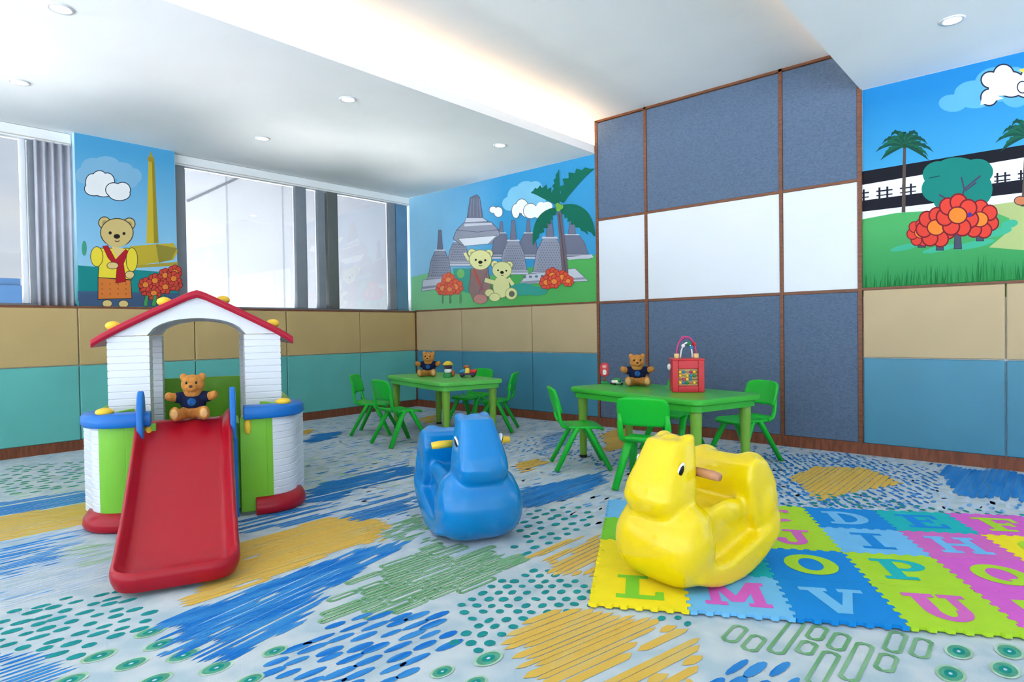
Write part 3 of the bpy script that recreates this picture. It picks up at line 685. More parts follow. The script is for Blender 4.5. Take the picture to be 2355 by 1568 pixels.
# ------------------------------------------------------------------ alphabet foam mat
MATC = {'lime': (172,214,46), 'yellow': (244,222,30), 'sky blue': (112,186,232), 'blue': (8,134,212), 'magenta': (214,96,196), 'teal': (22,178,180), 'green': (126,204,52), 'pink': (212,104,186), 'red': (206,60,80)}
FOAM = {k: mat('foam_'+k.replace(' ', '_'), c, .8, .25, .03, 12, .12, 500) for k, c in MATC.items()}
def glyph(ch):
    q = []
    def bar(x0, y0, x1, y1): q.append([(x0,y0),(x1,y0),(x1,y1),(x0,y1)])
    def seg(a, b, w): q.append([(a[0]-w/2,a[1]),(a[0]+w/2,a[1]),(b[0]+w/2,b[1]),(b[0]-w/2,b[1])])
    def ring(cx, cy, rx, ry, wx, wy, a0, a1):
        n = 22; o = arc(cx,cy,rx,ry,a0,a1,n); i = arc(cx,cy,rx-wx,ry-wy,a0,a1,n)
        for k in range(n): q.append([o[k],o[k+1],i[k+1],i[k]])
    S = .11
    if ch == 'L': bar(.3,.1,.5,.9); bar(.17,.9-S,.63,.9); bar(.17,.1,.85,.1+S+.02); bar(.73,.1,.85,.36)
    if ch == 'M': bar(.14,.1,.28,.9); bar(.72,.1,.88,.9); seg((.5,.22),(.22,.9),.17); seg((.5,.22),(.8,.9),.17); bar(.06,.1,.36,.1+S); bar(.64,.1,.95,.1+S); bar(.08,.9-S,.28,.9); bar(.72,.9-S,.94,.9)
    if ch == 'V': seg((.5,.1),(.26,.88),.2); seg((.52,.1),(.76,.88),.13); bar(.08,.88-S,.46,.88); bar(.6,.88-S,.93,.88)
    if ch == 'U': bar(.2,.42,.4,.9); bar(.64,.42,.78,.9); ring(.49,.42,.29,.33,.19,.13,180,360); bar(.1,.9-S,.5,.9); bar(.55,.9-S,.88,.9)
    if ch == 'T': bar(.4,.1,.6,.9); bar(.14,.78,.86,.9); bar(.14,.62,.24,.9); bar(.76,.62,.86,.9); bar(.28,.1,.72,.1+S)
    if ch == 'O': ring(.5,.5,.4,.42,.22,.16,0,360)
    if ch == 'Q': ring(.5,.52,.38,.4,.2,.15,0,360); q.append([(.5,.34),(.62,.38),(.92,.06),(.72,.04)])
    if ch == 'P': bar(.24,.1,.44,.9); ring(.5,.67,.36,.24,.19,.1,-90,90); bar(.4,.43,.52,.53); bar(.4,.81,.52,.91); bar(.12,.1,.58,.1+S); bar(.12,.9-S,.44,.9)
    if ch == 'I': bar(.4,.1,.6,.9); bar(.24,.1,.76,.1+S); bar(.24,.9-S,.76,.9)
    if ch == 'H': bar(.2,.1,.36,.9); bar(.64,.1,.8,.9); bar(.3,.45,.7,.56); [bar(x,y,x+.32,y+S) for x in (.11,.57) for y in (.1,.9-S)]
    if ch == 'J': bar(.56,.34,.74,.9); ring(.48,.34,.26,.25,.17,.12,180,360); bar(.42,.9-S,.88,.9); bar(.22,.3,.4,.44)
    if ch == 'G': ring(.5,.5,.38,.42,.2,.14,50,360); bar(.52,.4,.88,.5); bar(.7,.2,.88,.5)
    if ch == 'C': ring(.5,.5,.38,.42,.2,.14,50,310); bar(.68,.68,.8,.86)
    if ch == 'D': bar(.2,.1,.38,.9); ring(.4,.5,.46,.4,.2,.12,-90,90); bar(.1,.1,.42,.22); bar(.1,.78,.42,.9)
    if ch == 'E': bar(.24,.1,.44,.9); bar(.12,.1,.82,.1+S); bar(.12,.9-S,.82,.9); bar(.4,.45,.64,.56); bar(.72,.1,.82,.36); bar(.72,.64,.82,.9); bar(.58,.38,.66,.63)
    if ch == 'F': bar(.24,.1,.44,.9); bar(.12,.1,.58,.1+S); bar(.12,.9-S,.84,.9); bar(.4,.45,.66,.56); bar(.74,.62,.84,.9); bar(.6,.38,.68,.63)
    if ch == 'K': bar(.2,.1,.38,.9); seg((.46,.5),(.74,.9),.15); seg((.74,.1),(.46,.52),.18); bar(.1,.1,.48,.1+S); bar(.1,.9-S,.48,.9); bar(.6,.1,.92,.1+S); bar(.6,.9-S,.92,.9)
    if ch == 'N': bar(.18,.1,.3,.9); bar(.7,.1,.82,.9); seg((.74,.1),(.26,.9),.18); bar(.08,.1,.4,.1+S); bar(.6,.9-S,.92,.9)
    if ch == 'B': bar(.22,.1,.42,.9); ring(.48,.7,.32,.2,.17,.09,-90,90); ring(.48,.32,.36,.22,.18,.1,-90,90); bar(.12,.1,.5,.2); bar(.12,.8,.5,.9); bar(.4,.46,.5,.56)
    if ch == 'A': seg((.22,.1),(.5,.9),.13); seg((.76,.1),(.5,.9),.2); bar(.34,.32,.66,.42); bar(.08,.1,.38,.1+S); bar(.6,.1,.93,.1+S)
    return q
MA = on_floor(1357,1398); TS = .321; MANG = math.radians(30.0); TH = .012
rows = [[('L','yellow','green'),('M','sky blue','magenta'),('V','blue','sky blue'),('U','lime','pink'),('T','magenta','lime')],
        [('','yellow','red'),('N','teal','yellow'),('O','blue','lime'),('P','lime','teal'),('Q','magenta','lime')],
        [('','green','blue'),('K','magenta','sky blue'),('J','lime','pink'),('I','sky blue','blue'),('H','pink','sky blue'),('G','yellow','lime')],
        [('','sky blue','pink'),('B','yellow','blue'),('C','lime','pink'),('D','blue','sky blue'),('E','teal','blue'),('F','magenta','lime')]]
NT = 13
def tooth(i): return .0065 if (i//1) % 2 else -.0065
def side(a, b, axis):       # shared toothed edge, same curve for both neighbours
    pts = []
    for i in range(NT):
        for e in (.12, .88):
            s = (i+e)/NT; pts.append((s, tooth(i)))
    return pts
MR = Matrix.Rotation(MANG, 3, 'Z')
for ri, row in enumerate(rows):
    for ci, (ch, bgc, fc) in enumerate(row):
        lab = ('%s foam play mat tile with %s letter %s' % (bgc, fc, ch)) if ch else \
              {1: 'yellow foam mat tile under the yellow rocker with a sliver of red figure', 2: 'green foam mat tile at the left mat edge behind the yellow tiles', 3: 'light blue foam mat tile at the far left mat corner'}[ri]
        loc = MA + MR @ Vector((ci*TS, ri*TS, 0)); loc.z = .006
        t = thing('play_mat_tile', lab, 'mat tile', loc, MANG, 'alphabet foam mat tiles')
        g = .0006
        out = [(0+g,0+g)]
        out += [(s*TS, y+g) for s, y in side(0,0,0)] + [(TS-g, g)]
        out += [(TS+y-g, s*TS) for s, y in side(0,0,0)] + [(TS-g, TS-g)]
        out += [(s*TS, TS+y-g) for s, y in side(0,0,0)[::-1]] + [(g, TS-g)]
        out += [(y+g, s*TS) for s, y in side(0,0,0)[::-1]]
        b = MB(); b.prism(out, 'z', 0, TH)
        b.build('tile', FOAM[bgc], t)
        L = MB()
        if ch:
            for gi, poly in enumerate(glyph(ch)):
                P = [((.13+.74*x)*TS, (.10+.78*y)*TS) for x, y in poly]
                L.add([(x, y, TH+.0006+.00003*(gi % 41)) for x, y in P], [(0,1,2,3)])
            L.build('letter', FOAM[fc], t, fix=False)
        elif ri == 1:
            L.add([(x*TS, y*TS, TH+.0008) for x, y in ((.28,.42),(.62,.40),(.66,.52),(.30,.54))], [(0,1,2,3)])
            L.build('figure_cutout', FOAM['red'], t, fix=False)

# ------------------------------------------------------------------ hippo rockers
def hippo(name, label, loc, rz, body_m, rod_m, scale=1.0, sx=1.0, group='ride-on hippo rockers'):
    t = thing(name, label, 'rocking toy', loc, rz, group)
    b = MB()
    # rocker shell: half-moon side profile
    cz, R = .47, .47
    prof = [(R*math.cos(math.radians(a)), cz+R*math.sin(math.radians(a))) for a in range(-132, -65, 3)]
    zr, zf = prof[0][1], prof[-1][1]
    prof = [(x, max(z, .0)) for x, z in prof]
    rim = [(x*.93, z+.055) for x, z in prof]
    b.prism(prof+[(.15,.08),(.0,.085),(-.22,.15),(-.315,.20)], 'y', -.178, .178)
    # trunk between chest and back
    b.prism([(-.25,.06),(.2,.03),(.2,.24),(.06,.255),(-.06,.245),(-.16,.25),(-.26,.25)], 'y', -.118, .118)
    # chest: a broad barrel across the front
    def barrel(cx, cz, rx, rz, hy, k=.42):
        b.loft([[(cx+rx*f*math.cos(2*PI*i/28), y, cz+rz*f*math.sin(2*PI*i/28)) for i in range(28)]
                for y, f in [(hy*u, max(.04, (1-abs(u)**4)**k)) for u in (-1,-.97,-.9,-.75,-.5,-.25,0,.25,.5,.75,.9,.97,1)]])
    barrel(.165,.135,.125,.135,.182); barrel(.15,.20,.11,.09,.165)
    # neck and head: wide muzzle below, narrow brow with flat top
    b.loft([[(x0+rx*math.copysign(abs(math.cos(a))**.6, math.cos(a)), ry*math.copysign(abs(math.sin(a))**.6, math.sin(a)), z) for a in [2*PI*k/20 for k in range(20)]]
            for (x0, rx, ry, z) in ((.145,.085,.085,.22),(.175,.106,.104,.262),(.186,.114,.112,.30),(.176,.110,.106,.35),(.150,.098,.092,.41),(.130,.084,.080,.465),(.120,.072,.074,.500))])
    # ears: two corners on the flat crown
    for s in (-1, 1): b.ell((.09,.056*s,.500), (.035,.022,.018), 12)
    b.ell((.125,0,.505), (.03,.026,.010), 12)
    # seat back with side wings
    b.prism([(-.16,.2),(-.13,.33),(-.145,.395),(-.19,.415),(-.255,.395),(-.315,.32),(-.335,.22),(-.30,.12),(-.22,.10)], 'y', -.160, .160)
    b.ell((-.225,.10,.34), (.085,.065,.085), 20); b.ell((-.225,-.10,.34), (.085,.065,.085), 20)
    b.ell((-.26,.125,.22), (.075,.05,.12), 20); b.ell((-.26,-.125,.22), (.075,.05,.12), 20)
    for s in (-1, 1): b.ell((-.07,.105*s,.225), (.13,.028,.05), 16)
    o = b.build('body', body_m, t); voxel(o, .0085, 14, .6)
    for s in (-1, 1):
        MB().tube([(.075,.075*s,.385),(.073,.140*s,.383),(.072,.172*s,.381)], [.0155,.0165,.014], 14).build('handle', rod_m, t, True)
        e = MB().ell((.178,.089*s,.404), (.020,.008,.030), 16, rot=Matrix.Rotation(-.35*s, 3, 'X') @ Matrix.Rotation(.18*s, 3, 'Z')).build('eye', white_eye, t, True)
        MB().ell((.182,.0935*s,.402), (.0135,.0075,.0235), 16, rot=Matrix.Rotation(-.35*s, 3, 'X') @ Matrix.Rotation(.18*s, 3, 'Z')).build('pupil', black, e, True)
    t.scale = (scale*sx, scale, scale)
    return t
hippo('hippo_rocker', 'glossy blue plastic hippo rocker with yellow handles on the carpet', (3.935,-2.955,.004), math.radians(-28), P_hblue, P_yel, 1.08)
hippo('hippo_rocker', 'yellow plastic hippo rocker with tan handles on the alphabet mat', (5.0,-2.815,.0185), math.radians(-103), P_hyel, plastic('tan_handle_plastic', (196,140,104), .4), 1.03, .93)

# ------------------------------------------------------------------ tables and chairs
def rrect(x0, x1, y0, y1, r, n=6):
    return arc(x1-r,y1-r,r,r,0,90,n)+arc(x0+r,y1-r,r,r,90,180,n)+arc(x0+r,y0+r,r,r,180,270,n)+arc(x1-r,y0+r,r,r,270,360,n)
def make_table(label, loc, rz, topm):
    t = thing('play_table', label, 'table', loc, rz, 'green play tables')
    b = MB(); o = rrect(-.6,.6,-.3,.3,.06); i = rrect(-.59,.59,-.29,.29,.055)
    b.loft([[(x,y,.472) for x,y in i], [(x,y,.478) for x,y in o], [(x,y,.503) for x,y in o], [(x,y,.51) for x,y in i]])
    b.build('tabletop', topm, t, True, .003, 1, 60)
    r = MB(); r.loft([[(x*.96,y*.94,.435) for x,y in o],[(x*.96,y*.94,.473) for x,y in o],[(x*.93,y*.90,.473) for x,y in o],[(x*.93,y*.90,.435) for x,y in o]])
    r.build('apron', topm, t)
    for sx in (-1, 1):
        for sy in (-1, 1):
            l = MB(); c = (.52*sx, .225*sy)
            prof = [(.024,.012),(.026,.06),(.030,.25),(.035,.40),(.036,.472)]
            n = 20; l.loft([[(c[0]+rr*math.cos(2*PI*k/n), c[1]+rr*math.sin(2*PI*k/n), z) for k in range(n)] for rr, z in prof])
            lo = l.build('leg', P_leg, t, True)
            MB().cyl(c, .027, 0, .016, 20).build('rubber_foot', rubber, lo)
    return t
T1 = make_table('green play table near the room corner, teddy in blue top and toy car on it', (1.79,-1.19,.004), -.262, P_lightg)
T2 = make_table('green play table by the slate panels with the red bead cube on it', (3.99,-1.215,.004), -.27, P_tgreen)

def chair_proto(label):
    t = thing('toddler_chair', label, 'chair', (0,0,0), 0, 'green toddler chairs')
    # seat: shallow dish with rounded front, local +x is the sitting direction
    b = MB(); rings = []
    nx, ny = 14, 14
    for i in range(nx+1):
        s = i/nx; row = []
        for j in range(ny+1):
            u = -1+2*j/ny
            x = -.135+.28*s; hw = .148*(1-.10*(1-s))*(1 if s < .75 else math.sqrt(max(.05, 1-((s-.75)/.27)**2*.35)))
            z = .285-.012*(1-u*u)*math.sin(PI*min(1, s*1.05)) - .018*max(0, (s-.75)/.25)**2 + .02*max(0, (.18-s)/.18)**2
            row.append((x, u*hw, z))
        rings.append(row)
    vs = [p for r in rings for p in r]; w = ny+1
    b.add(vs, [(i*w+j, (i+1)*w+j, (i+1)*w+j+1, i*w+j+1) for i in range(nx) for j in range(ny)])
    o = b.build('seat', P_green, t, True); md = o.modifiers.new('s', 'SOLIDIFY'); md.thickness = .016; md.offset = -1
    # backrest: curved plate standing on two side uprights, slot beneath
    bk = MB(); nz, ny = 12, 16; vs = []
    for i in range(nz+1):
        s = i/nz
        for j in range(ny+1):
            u = -1+2*j/ny
            hw = .150*(1-.06*(2*s-1)**2) * (1 if s < .82 else (1-.07*((s-.82)/.18)**2))
            z = .375+.165*s - .013*(abs(u)**4)*(1 if s > .5 else 0)*(2*s-1)
            vs.append((-.165-.045*s+.030*(1-u*u)*-1+.028, u*hw, z))
    w = ny+1
    bk.add(vs, [(i*w+j, i*w+j+1, (i+1)*w+j+1, (i+1)*w+j) for i in range(nz) for j in range(ny)])
    o = bk.build('backrest', P_green, t, True); md = o.modifiers.new('s', 'SOLIDIFY'); md.thickness = .016; md.offset = 0
    for s in (-1, 1):
        up = MB(); up.tube([(-.095,.128*s,.272),(-.135,.134*s,.292),(-.150,.137*s,.33),(-.156,.137*s,.385),(-.166,.136*s,.44)], [(.019,.010),(.020,.012),(.018,.012),(.018,.011),(.012,.006)], 12)
        up.build('back_upright', P_green, t, True)
        for fx, tx in ((.178,.03),(-.180,-.03)):
            l = MB(); l.tube([(tx,.118*s,.278),(tx+(fx-tx)*.12,.122*s,.25),(fx,.165*s,.0)], [(.029,.019),(.028,.018),(.021,.015)], 12)
            l.build('leg', P_green, t, True)
    return t
spots = [((1.29,-1.57), 40, 'green toddler chair at the left end of the corner table, furthest left'),
         ((1.90,-1.76), 82, 'green toddler chair with its back to us in front of the corner table'),
         ((1.62,-.66), -86, 'green toddler chair behind the corner table, its back toward the wall'),
         ((2.08,-.78), 212, 'green toddler chair at the right end of the corner table, turned toward it'),
         ((3.58,-1.546), 44, 'green toddler chair in profile at the left end of the bead cube table'),
         ((4.23,-1.74), 104, 'green toddler chair with its back to us, in front of the bead cube table'),
         ((3.80,-.64), -95, 'green toddler chair behind the bead cube table, mostly hidden by it'),
         ((4.35,-.66), 244, 'green toddler chair at the right end of the bead cube table, facing it')]
pc = chair_proto(spots[0][2])
for i, ((x, y), a, lb) in enumerate(spots):
    if i == 0: pc.location = (x, y, .005); pc.rotation_euler = (0,0,math.radians(a))
    else: dup(pc, (x, y, .005), math.radians(a), lb)
#PART5
# ------------------------------------------------------------------ playhouse with slide
PH = thing('playhouse', 'white and lime plastic playhouse with red roof and red slide', 'playhouse', (2.8576,-3.7436,.004), math.radians(-23))
def path_wall(path, th, zs, inset, closed=False):      # upright sheet following a plan path; zs and insets make grooves
    b = MB(); n = len(path); nor = []
    for i in range(n):
        a = Vector(path[min(i+1,n-1)])-Vector(path[max(i-1,0)]); nor.append(Vector((a.y,-a.x)).normalized())
    rings = []
    for i in range(n):
        p = Vector(path[i]); q = nor[i]; ring = []
        for z, k in zip(zs, inset): ring.append((*(p-q*k), z))
        for z, k in list(zip(zs, inset))[::-1]: ring.append((*(p-q*(th+0*k)), z))
        rings.append(ring)
    return b.loft(rings)
def grooves(z0, z1, step, d=.0035):
    zs, ins = [z0], [0]; z = z0+step
    while z < z1-step*.5:
        zs += [z-.004, z, z+.004]; ins += [0, d, 0]; z += step
    return zs+[z1], ins+[0]
for s in (-1, 1):
    sd = 'left' if s < 0 else 'right'
    cor = arc(-.19,.315,.16,.16,0,90,18)                 # corner of the porch, mirrored by s
    P = [(x, y*s) for x, y in cor] + [(-.34, .53*s)]
    if s < 0: P = P[::-1]
    zs, ins = grooves(.05,.50,.036,.0028)
    ng = 9 if s < 0 else 2                               # the lime panel wraps a little way round the corner
    if s < 0: PW, PG = P[:len(P)-ng], P[len(P)-ng-1:]
    else: PW, PG = P[ng:], P[:ng+1]
    path_wall(PW, .03, zs, ins).build('corner_post', P_white, PH, True, sharp=25)
    path_wall(PG, .03, [.04,.50], [.001,.001]).build('curved_panel', P_lime, PH, True, sharp=30)
    MB().prism([(-.03,.185*s),(-.03,.317*s),(-.065,.317*s),(-.065,.185*s)], 'z', .012, .50).build('front_panel', P_lime, PH, False, .006, 2)
    Pb = [(-.03,.255*s),(-.03,.29*s)] + [(x, y*s) for x, y in cor] + [(-.36,.475*s)]
    b = MB(); rings = []
    for i, p in enumerate(Pb):
        a = Vector(Pb[min(i+1,len(Pb)-1)])-Vector(Pb[max(i-1,0)]); q = Vector((a.y,-a.x)).normalized()*s
        rings.append([(*(Vector(p)+q*k), z) for k, z in ((-.03,0),(.034,0),(.044,.022),(.040,.05),(.022,.075),(-.0,.085),(-.03,.085))])
    b.loft(rings); b.build('base_skirt', P_red, PH, True, .004, 1, 50)
    Pr = [(-.035,.205*s),(-.035,.26*s)] + [(x-.005, y*s) for x, y in cor] + [(-.24,.475*s)]
    b = MB(); rings = []
    for i, p in enumerate(Pr):
        a = Vector(Pr[min(i+1,len(Pr)-1)])-Vector(Pr[max(i-1,0)]); q = Vector((a.y,-a.x)).normalized()*s
        rings.append([(*(Vector(p)+q*k), z) for k, z in ((-.03,.497),(.030,.490),(.042,.505),(.042,.540),(.030,.556),(-.03,.562),(-.04,.55))])
    b.loft(rings); b.build('porch_rail', P_blue, PH, True, .005, 2, 50)
    MB().ell((-.075,.40*s,.566), (.036,.040,.020), 18).build('rail_knob', P_yel, PH, True)
    MB().ell((-.035,.222*s,.455), (.022,.020,.045), 16).build('latch', P_yel, PH, True)
    # slide grips: upright rounded slabs beside the slide top
    pr = [(.055,.40),(.060,.50),(.050,.585),(.020,.640),(-.020,.665),(-.060,.640),(-.085,.57),(-.095,.48),(-.09,.40)]
    MB().prism(pr, 'y', .200*s-.045-.014, .200*s-.045+.014).build('slide_grip', P_blue, PH, False, .009, 3)
    MB().box(-.05,.0,.20*s-.045-.02,.20*s-.045+.02,0,.40).build('gate_post', P_blue, PH, False, .006, 2)
    # porch wall running back to the arch
    a, c = Vector((-.115,.385*s)), Vector((-.40,.24*s)); q = Vector((-(c-a).y,(c-a).x)).normalized()*.014
    MB().prism([tuple(a-q),tuple(c-q),tuple(c+q),tuple(a+q)], 'z', .03, .556).build('porch_wall', P_lime, PH, False, .005, 2)
    MB().prism([(-.32,.475*s),(-1.26,.475*s),(-1.26,.44*s),(-.32,.44*s)], 'z', .03, .545).build('side_panel', P_lime, PH, False, .006, 2)
    MB().prism([(-1.08,.45*s),(-1.08,.515*s),(-1.31,.515*s),(-1.31,.30*s),(-1.25,.30*s),(-1.22,.45*s)], 'z', 0, .085).build('base_skirt', P_red, PH, False, .02, 3)
    # columns of the house
    for x0, x1 in ((-.44,-.26),(-1.22,-1.06)):
        zs, ins = grooves(.03,.925,.036)
        b = MB(); y0, y1 = sorted((.225*s,.41*s))
        b.loft([[(x0+k,y0+k,z),(x1-k,y0+k,z),(x1-k,y1-k,z),(x0+k,y1-k,z)] for z, k in zip(zs, ins)])
        b.build('column', P_white, PH)
MB().box(-1.29,-1.255,-.475,.475,.03,.64).build('rear_panel', P_lime, PH, False, .006, 2)
MB().box(-.42,-.09,-.19,.19,.02,.47).build('porch_deck', P_lime, PH, False, .01, 2)
# gables with a shallow arch
RZ, EZ, HW = 1.165, .925, .41
def roof_z(y): return EZ+.02+(RZ-.03-EZ-.02)*(1-abs(y)/HW)**.93
for x0, x1 in ((-.44,-.262),(-1.22,-1.062)):
    n = 28; top = [(-HW+2*HW*i/n) for i in range(n+1)]
    b = MB(); rings = []
    for y in top:
        lo = EZ+.003 if abs(y) >= .225 else EZ+.003+.088*math.sqrt(max(0,1-(y/.225)**2))**1.0
        rings.append([(x0,y,lo),(x1,y,lo),(x1,y,roof_z(y)),(x0,y,roof_z(y))])
    b.loft(rings); b.build('gable_arch', P_white, PH, False)
b = MB(); rings = []; n = 24
for i in range(n+1):
    y = -.475+.95*i/n; z = EZ-.028+(RZ-EZ+.02)*(1-abs(y)/.475)**.90 + .012
    if i == n//2: z -= .006
    th = .040
    rings.append([(-1.26,y,z-th),(-.235,y,z-th),(-.228,y,z-th*.5),(-.235,y,z),(-1.26,y,z),(-1.267,y,z-th*.5)])
b.loft(rings); b.build('roof', P_roof, PH, True, .004, 2, 40)
def rz_(y): return EZ-.016+(RZ-EZ+.02)*(1-abs(y)/.475)**.90
for y, x in ((-.385,-.30),(-.155,-.30),(.125,-.40),(.375,-.30)):
    MB().ell((x,y,rz_(y)+.012), (.03,.036,.024), 16).build('roof_knob', P_yel, PH, True)
# slide: curved chute with rolled rim
b = MB(); ns, nu = 56, 26; vs = []
def bed(x):
    if x < -.10: return .493
    t = (x+.10)/.96
    z = .493 - .445*t*(1.06) if t < .86 else .493-.445*.9116-.445*1.06*(.14)*(1-((1-t)/.14)**2)*.5
    if t < .12: z = .493 - .445*1.06*(.12*(t/.12)**2*.5+.06*(t/.12)*0) - 0
    return z
pts = [(-.16,.500),(-.12,.498),(-.08,.488),(-.03,.465),(.05,.424),(.20,.343),(.35,.262),(.50,.181),(.62,.118),(.70,.080),(.76,.060),(.82,.050),(.88,.047)]
def bedz(x):
    for (a, za), (c, zc) in zip(pts, pts[1:]):
        if x <= c: return za+(zc-za)*(x-a)/(c-a)
    return pts[-1][1]
X0, X1 = -.16, .88
for i in range(ns+1):
    t = i/ns; x = X0+(X1-X0)*(1-(1-t)**1.25)
    hw = .200+.006*max(0,(x-.45)/.4)**1.5
    de = X1-x; rc = .085
    if de < rc: hw -= rc-math.sqrt(max(0, rc*rc-(rc-de)**2))
    for j in range(nu+1):
        u = -1+2*j/nu; u = math.copysign(1-(1-abs(u))**1.6, u)
        y = u*hw; d = min(hw-abs(y), de*1.0 if x > .5 else 9)
        k = max(0, 1-d/.042); rim = (.062 if x < .66 else .062-.020*(x-.66)/.22)*(k*k*(3-2*k))
        if x < .0: rim *= .62+.38*max(0, (x+.16)/.16)
        vs.append((x, y-.060, bedz(x)+rim))
w = nu+1
b.add(vs, [(i*w+j,(i+1)*w+j,(i+1)*w+j+1,i*w+j+1) for i in range(ns) for j in range(nu)])
# outer skirt
edge_i = [i*w for i in range(ns+1)] + [ns*w+j for j in range(1,nu+1)] + [i*w+nu for i in range(ns-1,-1,-1)]
prev = edge_i
cx_, cy_ = .35, -.06
for out_, dn in ((.009,.010),(.014,.028),(.010,.050),(.0,.072)):
    base = len(b.v); cur = []
    for e in edge_i:
        p = b.v[e]; nx = 1.0 if p.x > .80 and p.x >= X1-.03 else max(0, (p.x-.80)/.08); ny = 1 if p.y > cy_ else -1
        d = Vector((nx if p.x > .8 else 0, ny*(1-nx*.6), 0)); d = d.normalized() if d.length else d
        zz = max(.004 if dn > .06 else .004+.4*(.072-dn), p.z-dn*(1.3 if p.x < .6 else 1.0))
        cur.append(len(b.v)); b.v.append(Vector((p.x+d.x*out_, p.y+d.y*out_, zz)))
    for k in range(len(edge_i)-1): b.f.append([prev[k], prev[k+1], cur[k+1], cur[k]]); b.m.append(0)
    prev = cur
so = b.build('slide', P_red, PH, True); so.modifiers.new('w', 'WEIGHTED_NORMAL')
sub = so.modifiers.new('sub', 'SUBSURF'); sub.levels = 1; sub.render_levels = 1

# ------------------------------------------------------------------ teddies
def teddy(loc, rz, label, lean=0.0, head=0.0):
    t = thing('teddy_bear', label, 'teddy bear', loc, rz, 'teddy bears in blue tops'); t.scale = (.97,.92,1)
    b = MB(); b.ell((0,0,.066), (.052,.060,.068), 20); b.ell((.004,0,.176), (.052,.060,.050), 22)
    b.ell((.046,0,.163), (.028,.032,.024), 16); b.ell((.02,0,.13), (.03,.04,.03), 14)
    for s in (-1, 1):
        b.ell((-.004,.046*s,.214), (.013,.021,.020), 14)
        b.tube([(0,.045*s,.115),(.018,.080*s,.112),(.040,.106*s,.118)], [.024,.023,.021], 14); b.ell((.045,.111*s,.121), (.021,.021,.023), 14)
        b.tube([(.015,.036*s,.032),(.07,.060*s,.031),(.108,.070*s,.036)], [.030,.029,.029], 14); b.ell((.114,.071*s,.040), (.020,.028,.036), 16)
    voxel(b.build('body', fur, t), .0052, 3, .5)
    b = MB(); b.ell((0,0,.082), (.057,.066,.058), 22)
    for s in (-1, 1): b.tube([(0,.040*s,.113),(.016,.076*s,.111),(.021,.088*s,.112)], [.029,.028,.027], 14)
    voxel(b.build('sweater', navy, t), .006, 3, .5)
    MB().ell((.048,.0,.088), (.012,.024,.022), 14).build('chest_print', mat_print, t, True)
    for s in (-1, 1):
        MB().ell((.050,.024*s,.186), (.006,.0065,.0075), 12).build('eye', black, t, True)
        MB().ell((.130,.071*s,.041), (.006,.019,.024), 14).build('foot_pad', fur2, t, True)
    MB().ell((.0745,0,.170), (.006,.010,.007), 12).build('nose', mat_nose, t, True)
    return t
mat_print = mat('blue_sweater_print', (40,92,150), .9, .1, .2, 60); mat_nose = mat('dark_brown_nose', (70,36,24), .6)
hm = PH.matrix_basis.copy() if False else Matrix.Translation(PH.location) @ Matrix.Rotation(math.radians(-23), 4, 'Z')
sp = hm @ Vector((-.135,-.025,.500))
teddy(sp, math.radians(-30), 'teddy bear in navy top sitting at the top of the red slide')
a = on_floor(982,862,.512); teddy((1.61,-1.185,.512), math.radians(-52), 'teddy bear in navy top sitting on the corner table')
teddy((3.72,-1.02,.514), math.radians(-58), 'teddy bear in navy top sitting on the table with the bead cube')

# ------------------------------------------------------------------ small toys
toy_green = plastic('toy_green', (30,140,70)); toy_red = plastic('toy_red', (204,40,48)); toy_white = plastic('toy_white', (236,232,226)); toy_pink = plastic('toy_pink', (236,150,150))
toy_dark = plastic('toy_dark_purple', (62,40,66)); toy_brown = plastic('toy_brown', (176,92,52)); toy_blue = plastic('toy_blue', (40,128,176)); toy_mag = plastic('toy_magenta', (190,60,120)); toy_wood = mat('toy_pale_wood', (222,190,130), .6, .3, .15, 20)
t = thing('toy_figure', 'small toy figure with yellow cap on a green base, on the corner table', 'toy figure', (1.88,-1.19,.514), math.radians(-50))
MB().cyl((0,0), .045, 0, .04, 24, r2=.040).build('base', toy_green, t, False, .005, 2)
MB().ell((0,0,.058), (.032,.036,.028), 18).build('torso', toy_white, t, True)
h = MB().ell((0,0,.092), (.034,.038,.026), 18).build('head', toy_dark, t, True)
MB().ell((0,0,.116), (.046,.050,.012), 20).ell((0,0,.126), (.034,.037,.020), 18).build('cap', P_yel, t, True)
MB().ell((.02,.048,.036), (.018,.016,.03), 14).build('satchel', toy_brown, t, True)
t = thing('toy_car', 'small yellow toy car with red tail and blue nose, on the corner table', 'toy car', (2.02,-1.08,.514), math.radians(40))
MB().box(-.075,.075,-.034,.034,.018,.038).build('chassis', toy_dark, t, False, .004, 2)
MB().prism([(-.075,.036),(-.02,.036),(-.02,.074),(-.045,.070),(-.075,.055)], 'y', -.034, .034).build('nose', toy_blue, t, False, .008, 2)
MB().prism([(-.025,.036),(.02,.036),(.015,.085),(-.018,.085)], 'y', -.033, .033).build('cabin', P_yel, t, False, .006, 2)
MB().ell((-.012,0,.092), (.03,.028,.016), 16).build('driver', toy_brown, t, True)
MB().prism([(.018,.036),(.08,.036),(.085,.070),(.018,.066)], 'y', -.034, .034).build('tail', toy_red, t, False, .008, 2)
for x in (-.048,.048):
    for s in (-1, 1):
        q = MB(); q.T = Matrix.Translation((x,.036*s,.018)) @ Matrix.Rotation(PI/2, 4, 'X'); q.cyl((0,0), .018, -.006, .006, 18).build('wheel', black, t, False, .003, 1)
t = thing('toy_signal', 'red toy signal on a stick with green foot, on the bead cube table', 'toy', (3.42,-.99,.514), math.radians(-58))
MB().cyl((0,0), .034, 0, .018, 22, r2=.026).build('foot', toy_green, t, False, .003, 1)
MB().cyl((0,0), .007, .016, .06, 12).build('stick', toy_brown, t, True)
MB().prism(rrect(-.034,.034,.052,.158,.03), 'x', -.011, .011).build('signal_board', toy_red, t, False, .005, 2)
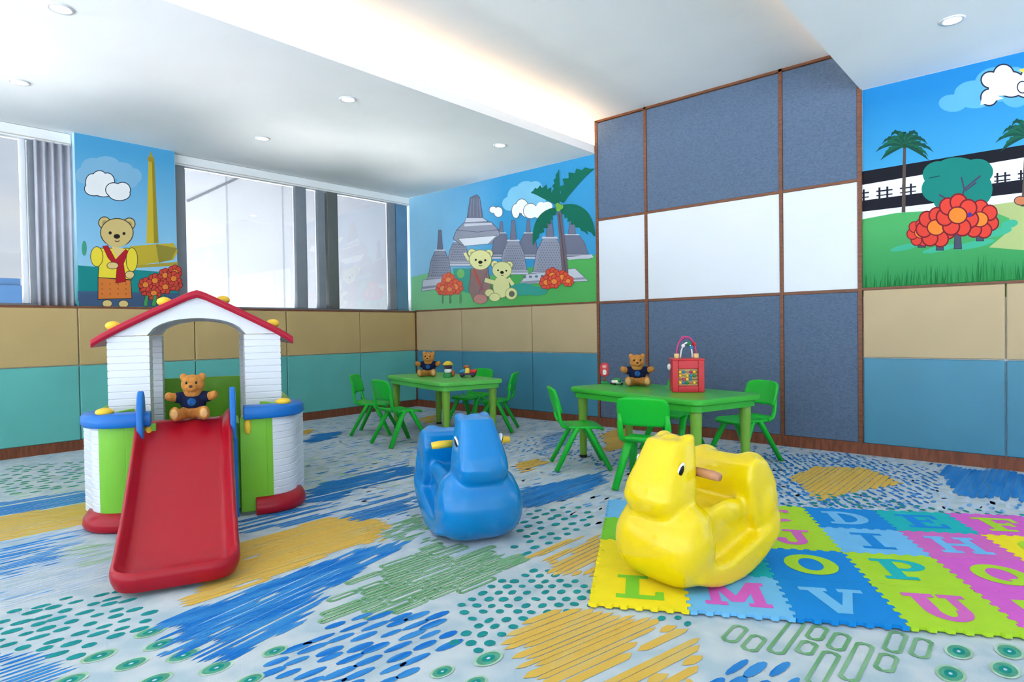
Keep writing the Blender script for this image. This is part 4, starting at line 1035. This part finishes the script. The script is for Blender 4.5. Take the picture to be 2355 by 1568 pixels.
MB().ell((.011,0,.128), (.006,.017,.014), 16).build('upper_disc', toy_pink, t, True)
MB().prism(rrect(-.014,.014,.066,.106,.012), 'x', .010, .015).build('lower_window', toy_white, t, False, .002, 1)
t = thing('toy_turtle', 'small green and white toy beside the red toy signal', 'toy', (3.55,-1.03,.514), math.radians(-30))
MB().ell((0,0,.020), (.048,.036,.020), 18).build('body', toy_white, t, True)
MB().ell((-.005,0,.034), (.034,.028,.016), 16).build('back', toy_green, t, True)
MB().ell((.048,0,.034), (.016,.015,.015), 14).build('head', toy_green, t, True)
for x, y in ((.026,.03),(.026,-.03),(-.028,.03),(-.028,-.03)): MB().ell((x,y,.008), (.012,.010,.009), 10).build('foot', toy_dark, t, True)
# bead cube
t = thing('bead_cube', 'red wooden activity cube with bead rods and wire maze on top, on the table', 'activity cube', (4.185,-1.185,.514), math.radians(-57))
H = .1; D = .098
b = MB()
b.box(-D,D-.03,-H,H,0,.205).box(D-.03,D,-H,-.062,.0,.205).box(D-.03,D,.062,H,.0,.205).box(D-.03,D,-.062,.062,0,.040).box(D-.03,D,-.062,.062,.150,.205)
b.build('box', toy_red, t, False, .004, 2)
MB().box(D-.031,D-.026,-.061,.061,.042,.149).build('back_board', toy_wood, t)
for i, z in enumerate((.060,.083,.106,.130)):
    r_ = MB().tube([(D-.012,-.064,z),(D-.012,.064,z)], .0025, 8).build('rod', toy_brown, t, True)
    y = -.05
    for k in range(5):
        if (i*3+k) % 4 == 3: y += .022; continue
        c = (P_yel, toy_blue, toy_green, toy_mag, P_yel, toy_blue)[(i*2+k) % 6]
        MB().ell((D-.012,y,z), (.0105,.0105,.0105), 12).build('bead', c, r_, True); y += .022
MB().box(-D-.002,D+.002,-H-.002,H+.002,.203,.215).build('lid', toy_red, t, False, .004, 2)
MB().ell((.03,-H-.012,.16), (.022,.014,.022), 14).build('side_knob', toy_white, t, True)
for y in (-.062,.062): MB().cyl((0,y), .017, .214, .246, 16).build('post', toy_wood, t, False, .003, 1)
W1 = [(0, .062*math.cos(PI*i/20)*1.0, .24+.115*math.sin(PI*i/20)) for i in range(21)]
w_ = MB().tube(W1, .0065, 10).build('wire_arch', toy_mag, t, True)
for k in (4, 12): MB().ell(W1[k], (.014,.014,.014), 12).build('bead', (toy_red, toy_mag)[k == 12], w_, True)
W2 = [(.03*math.sin(PI*i/20), .038*math.cos(PI*i/20), .216+.10*math.sin(PI*i/20)) for i in range(21)]
w_ = MB().tube(W2, .005, 10).build('wire_arch', toy_white, t, True)
for k, c in ((5,toy_blue),(8,toy_green),(14,toy_white)): MB().ell(W2[k], (.0125,.0125,.0125), 12).build('bead', c, w_, True)
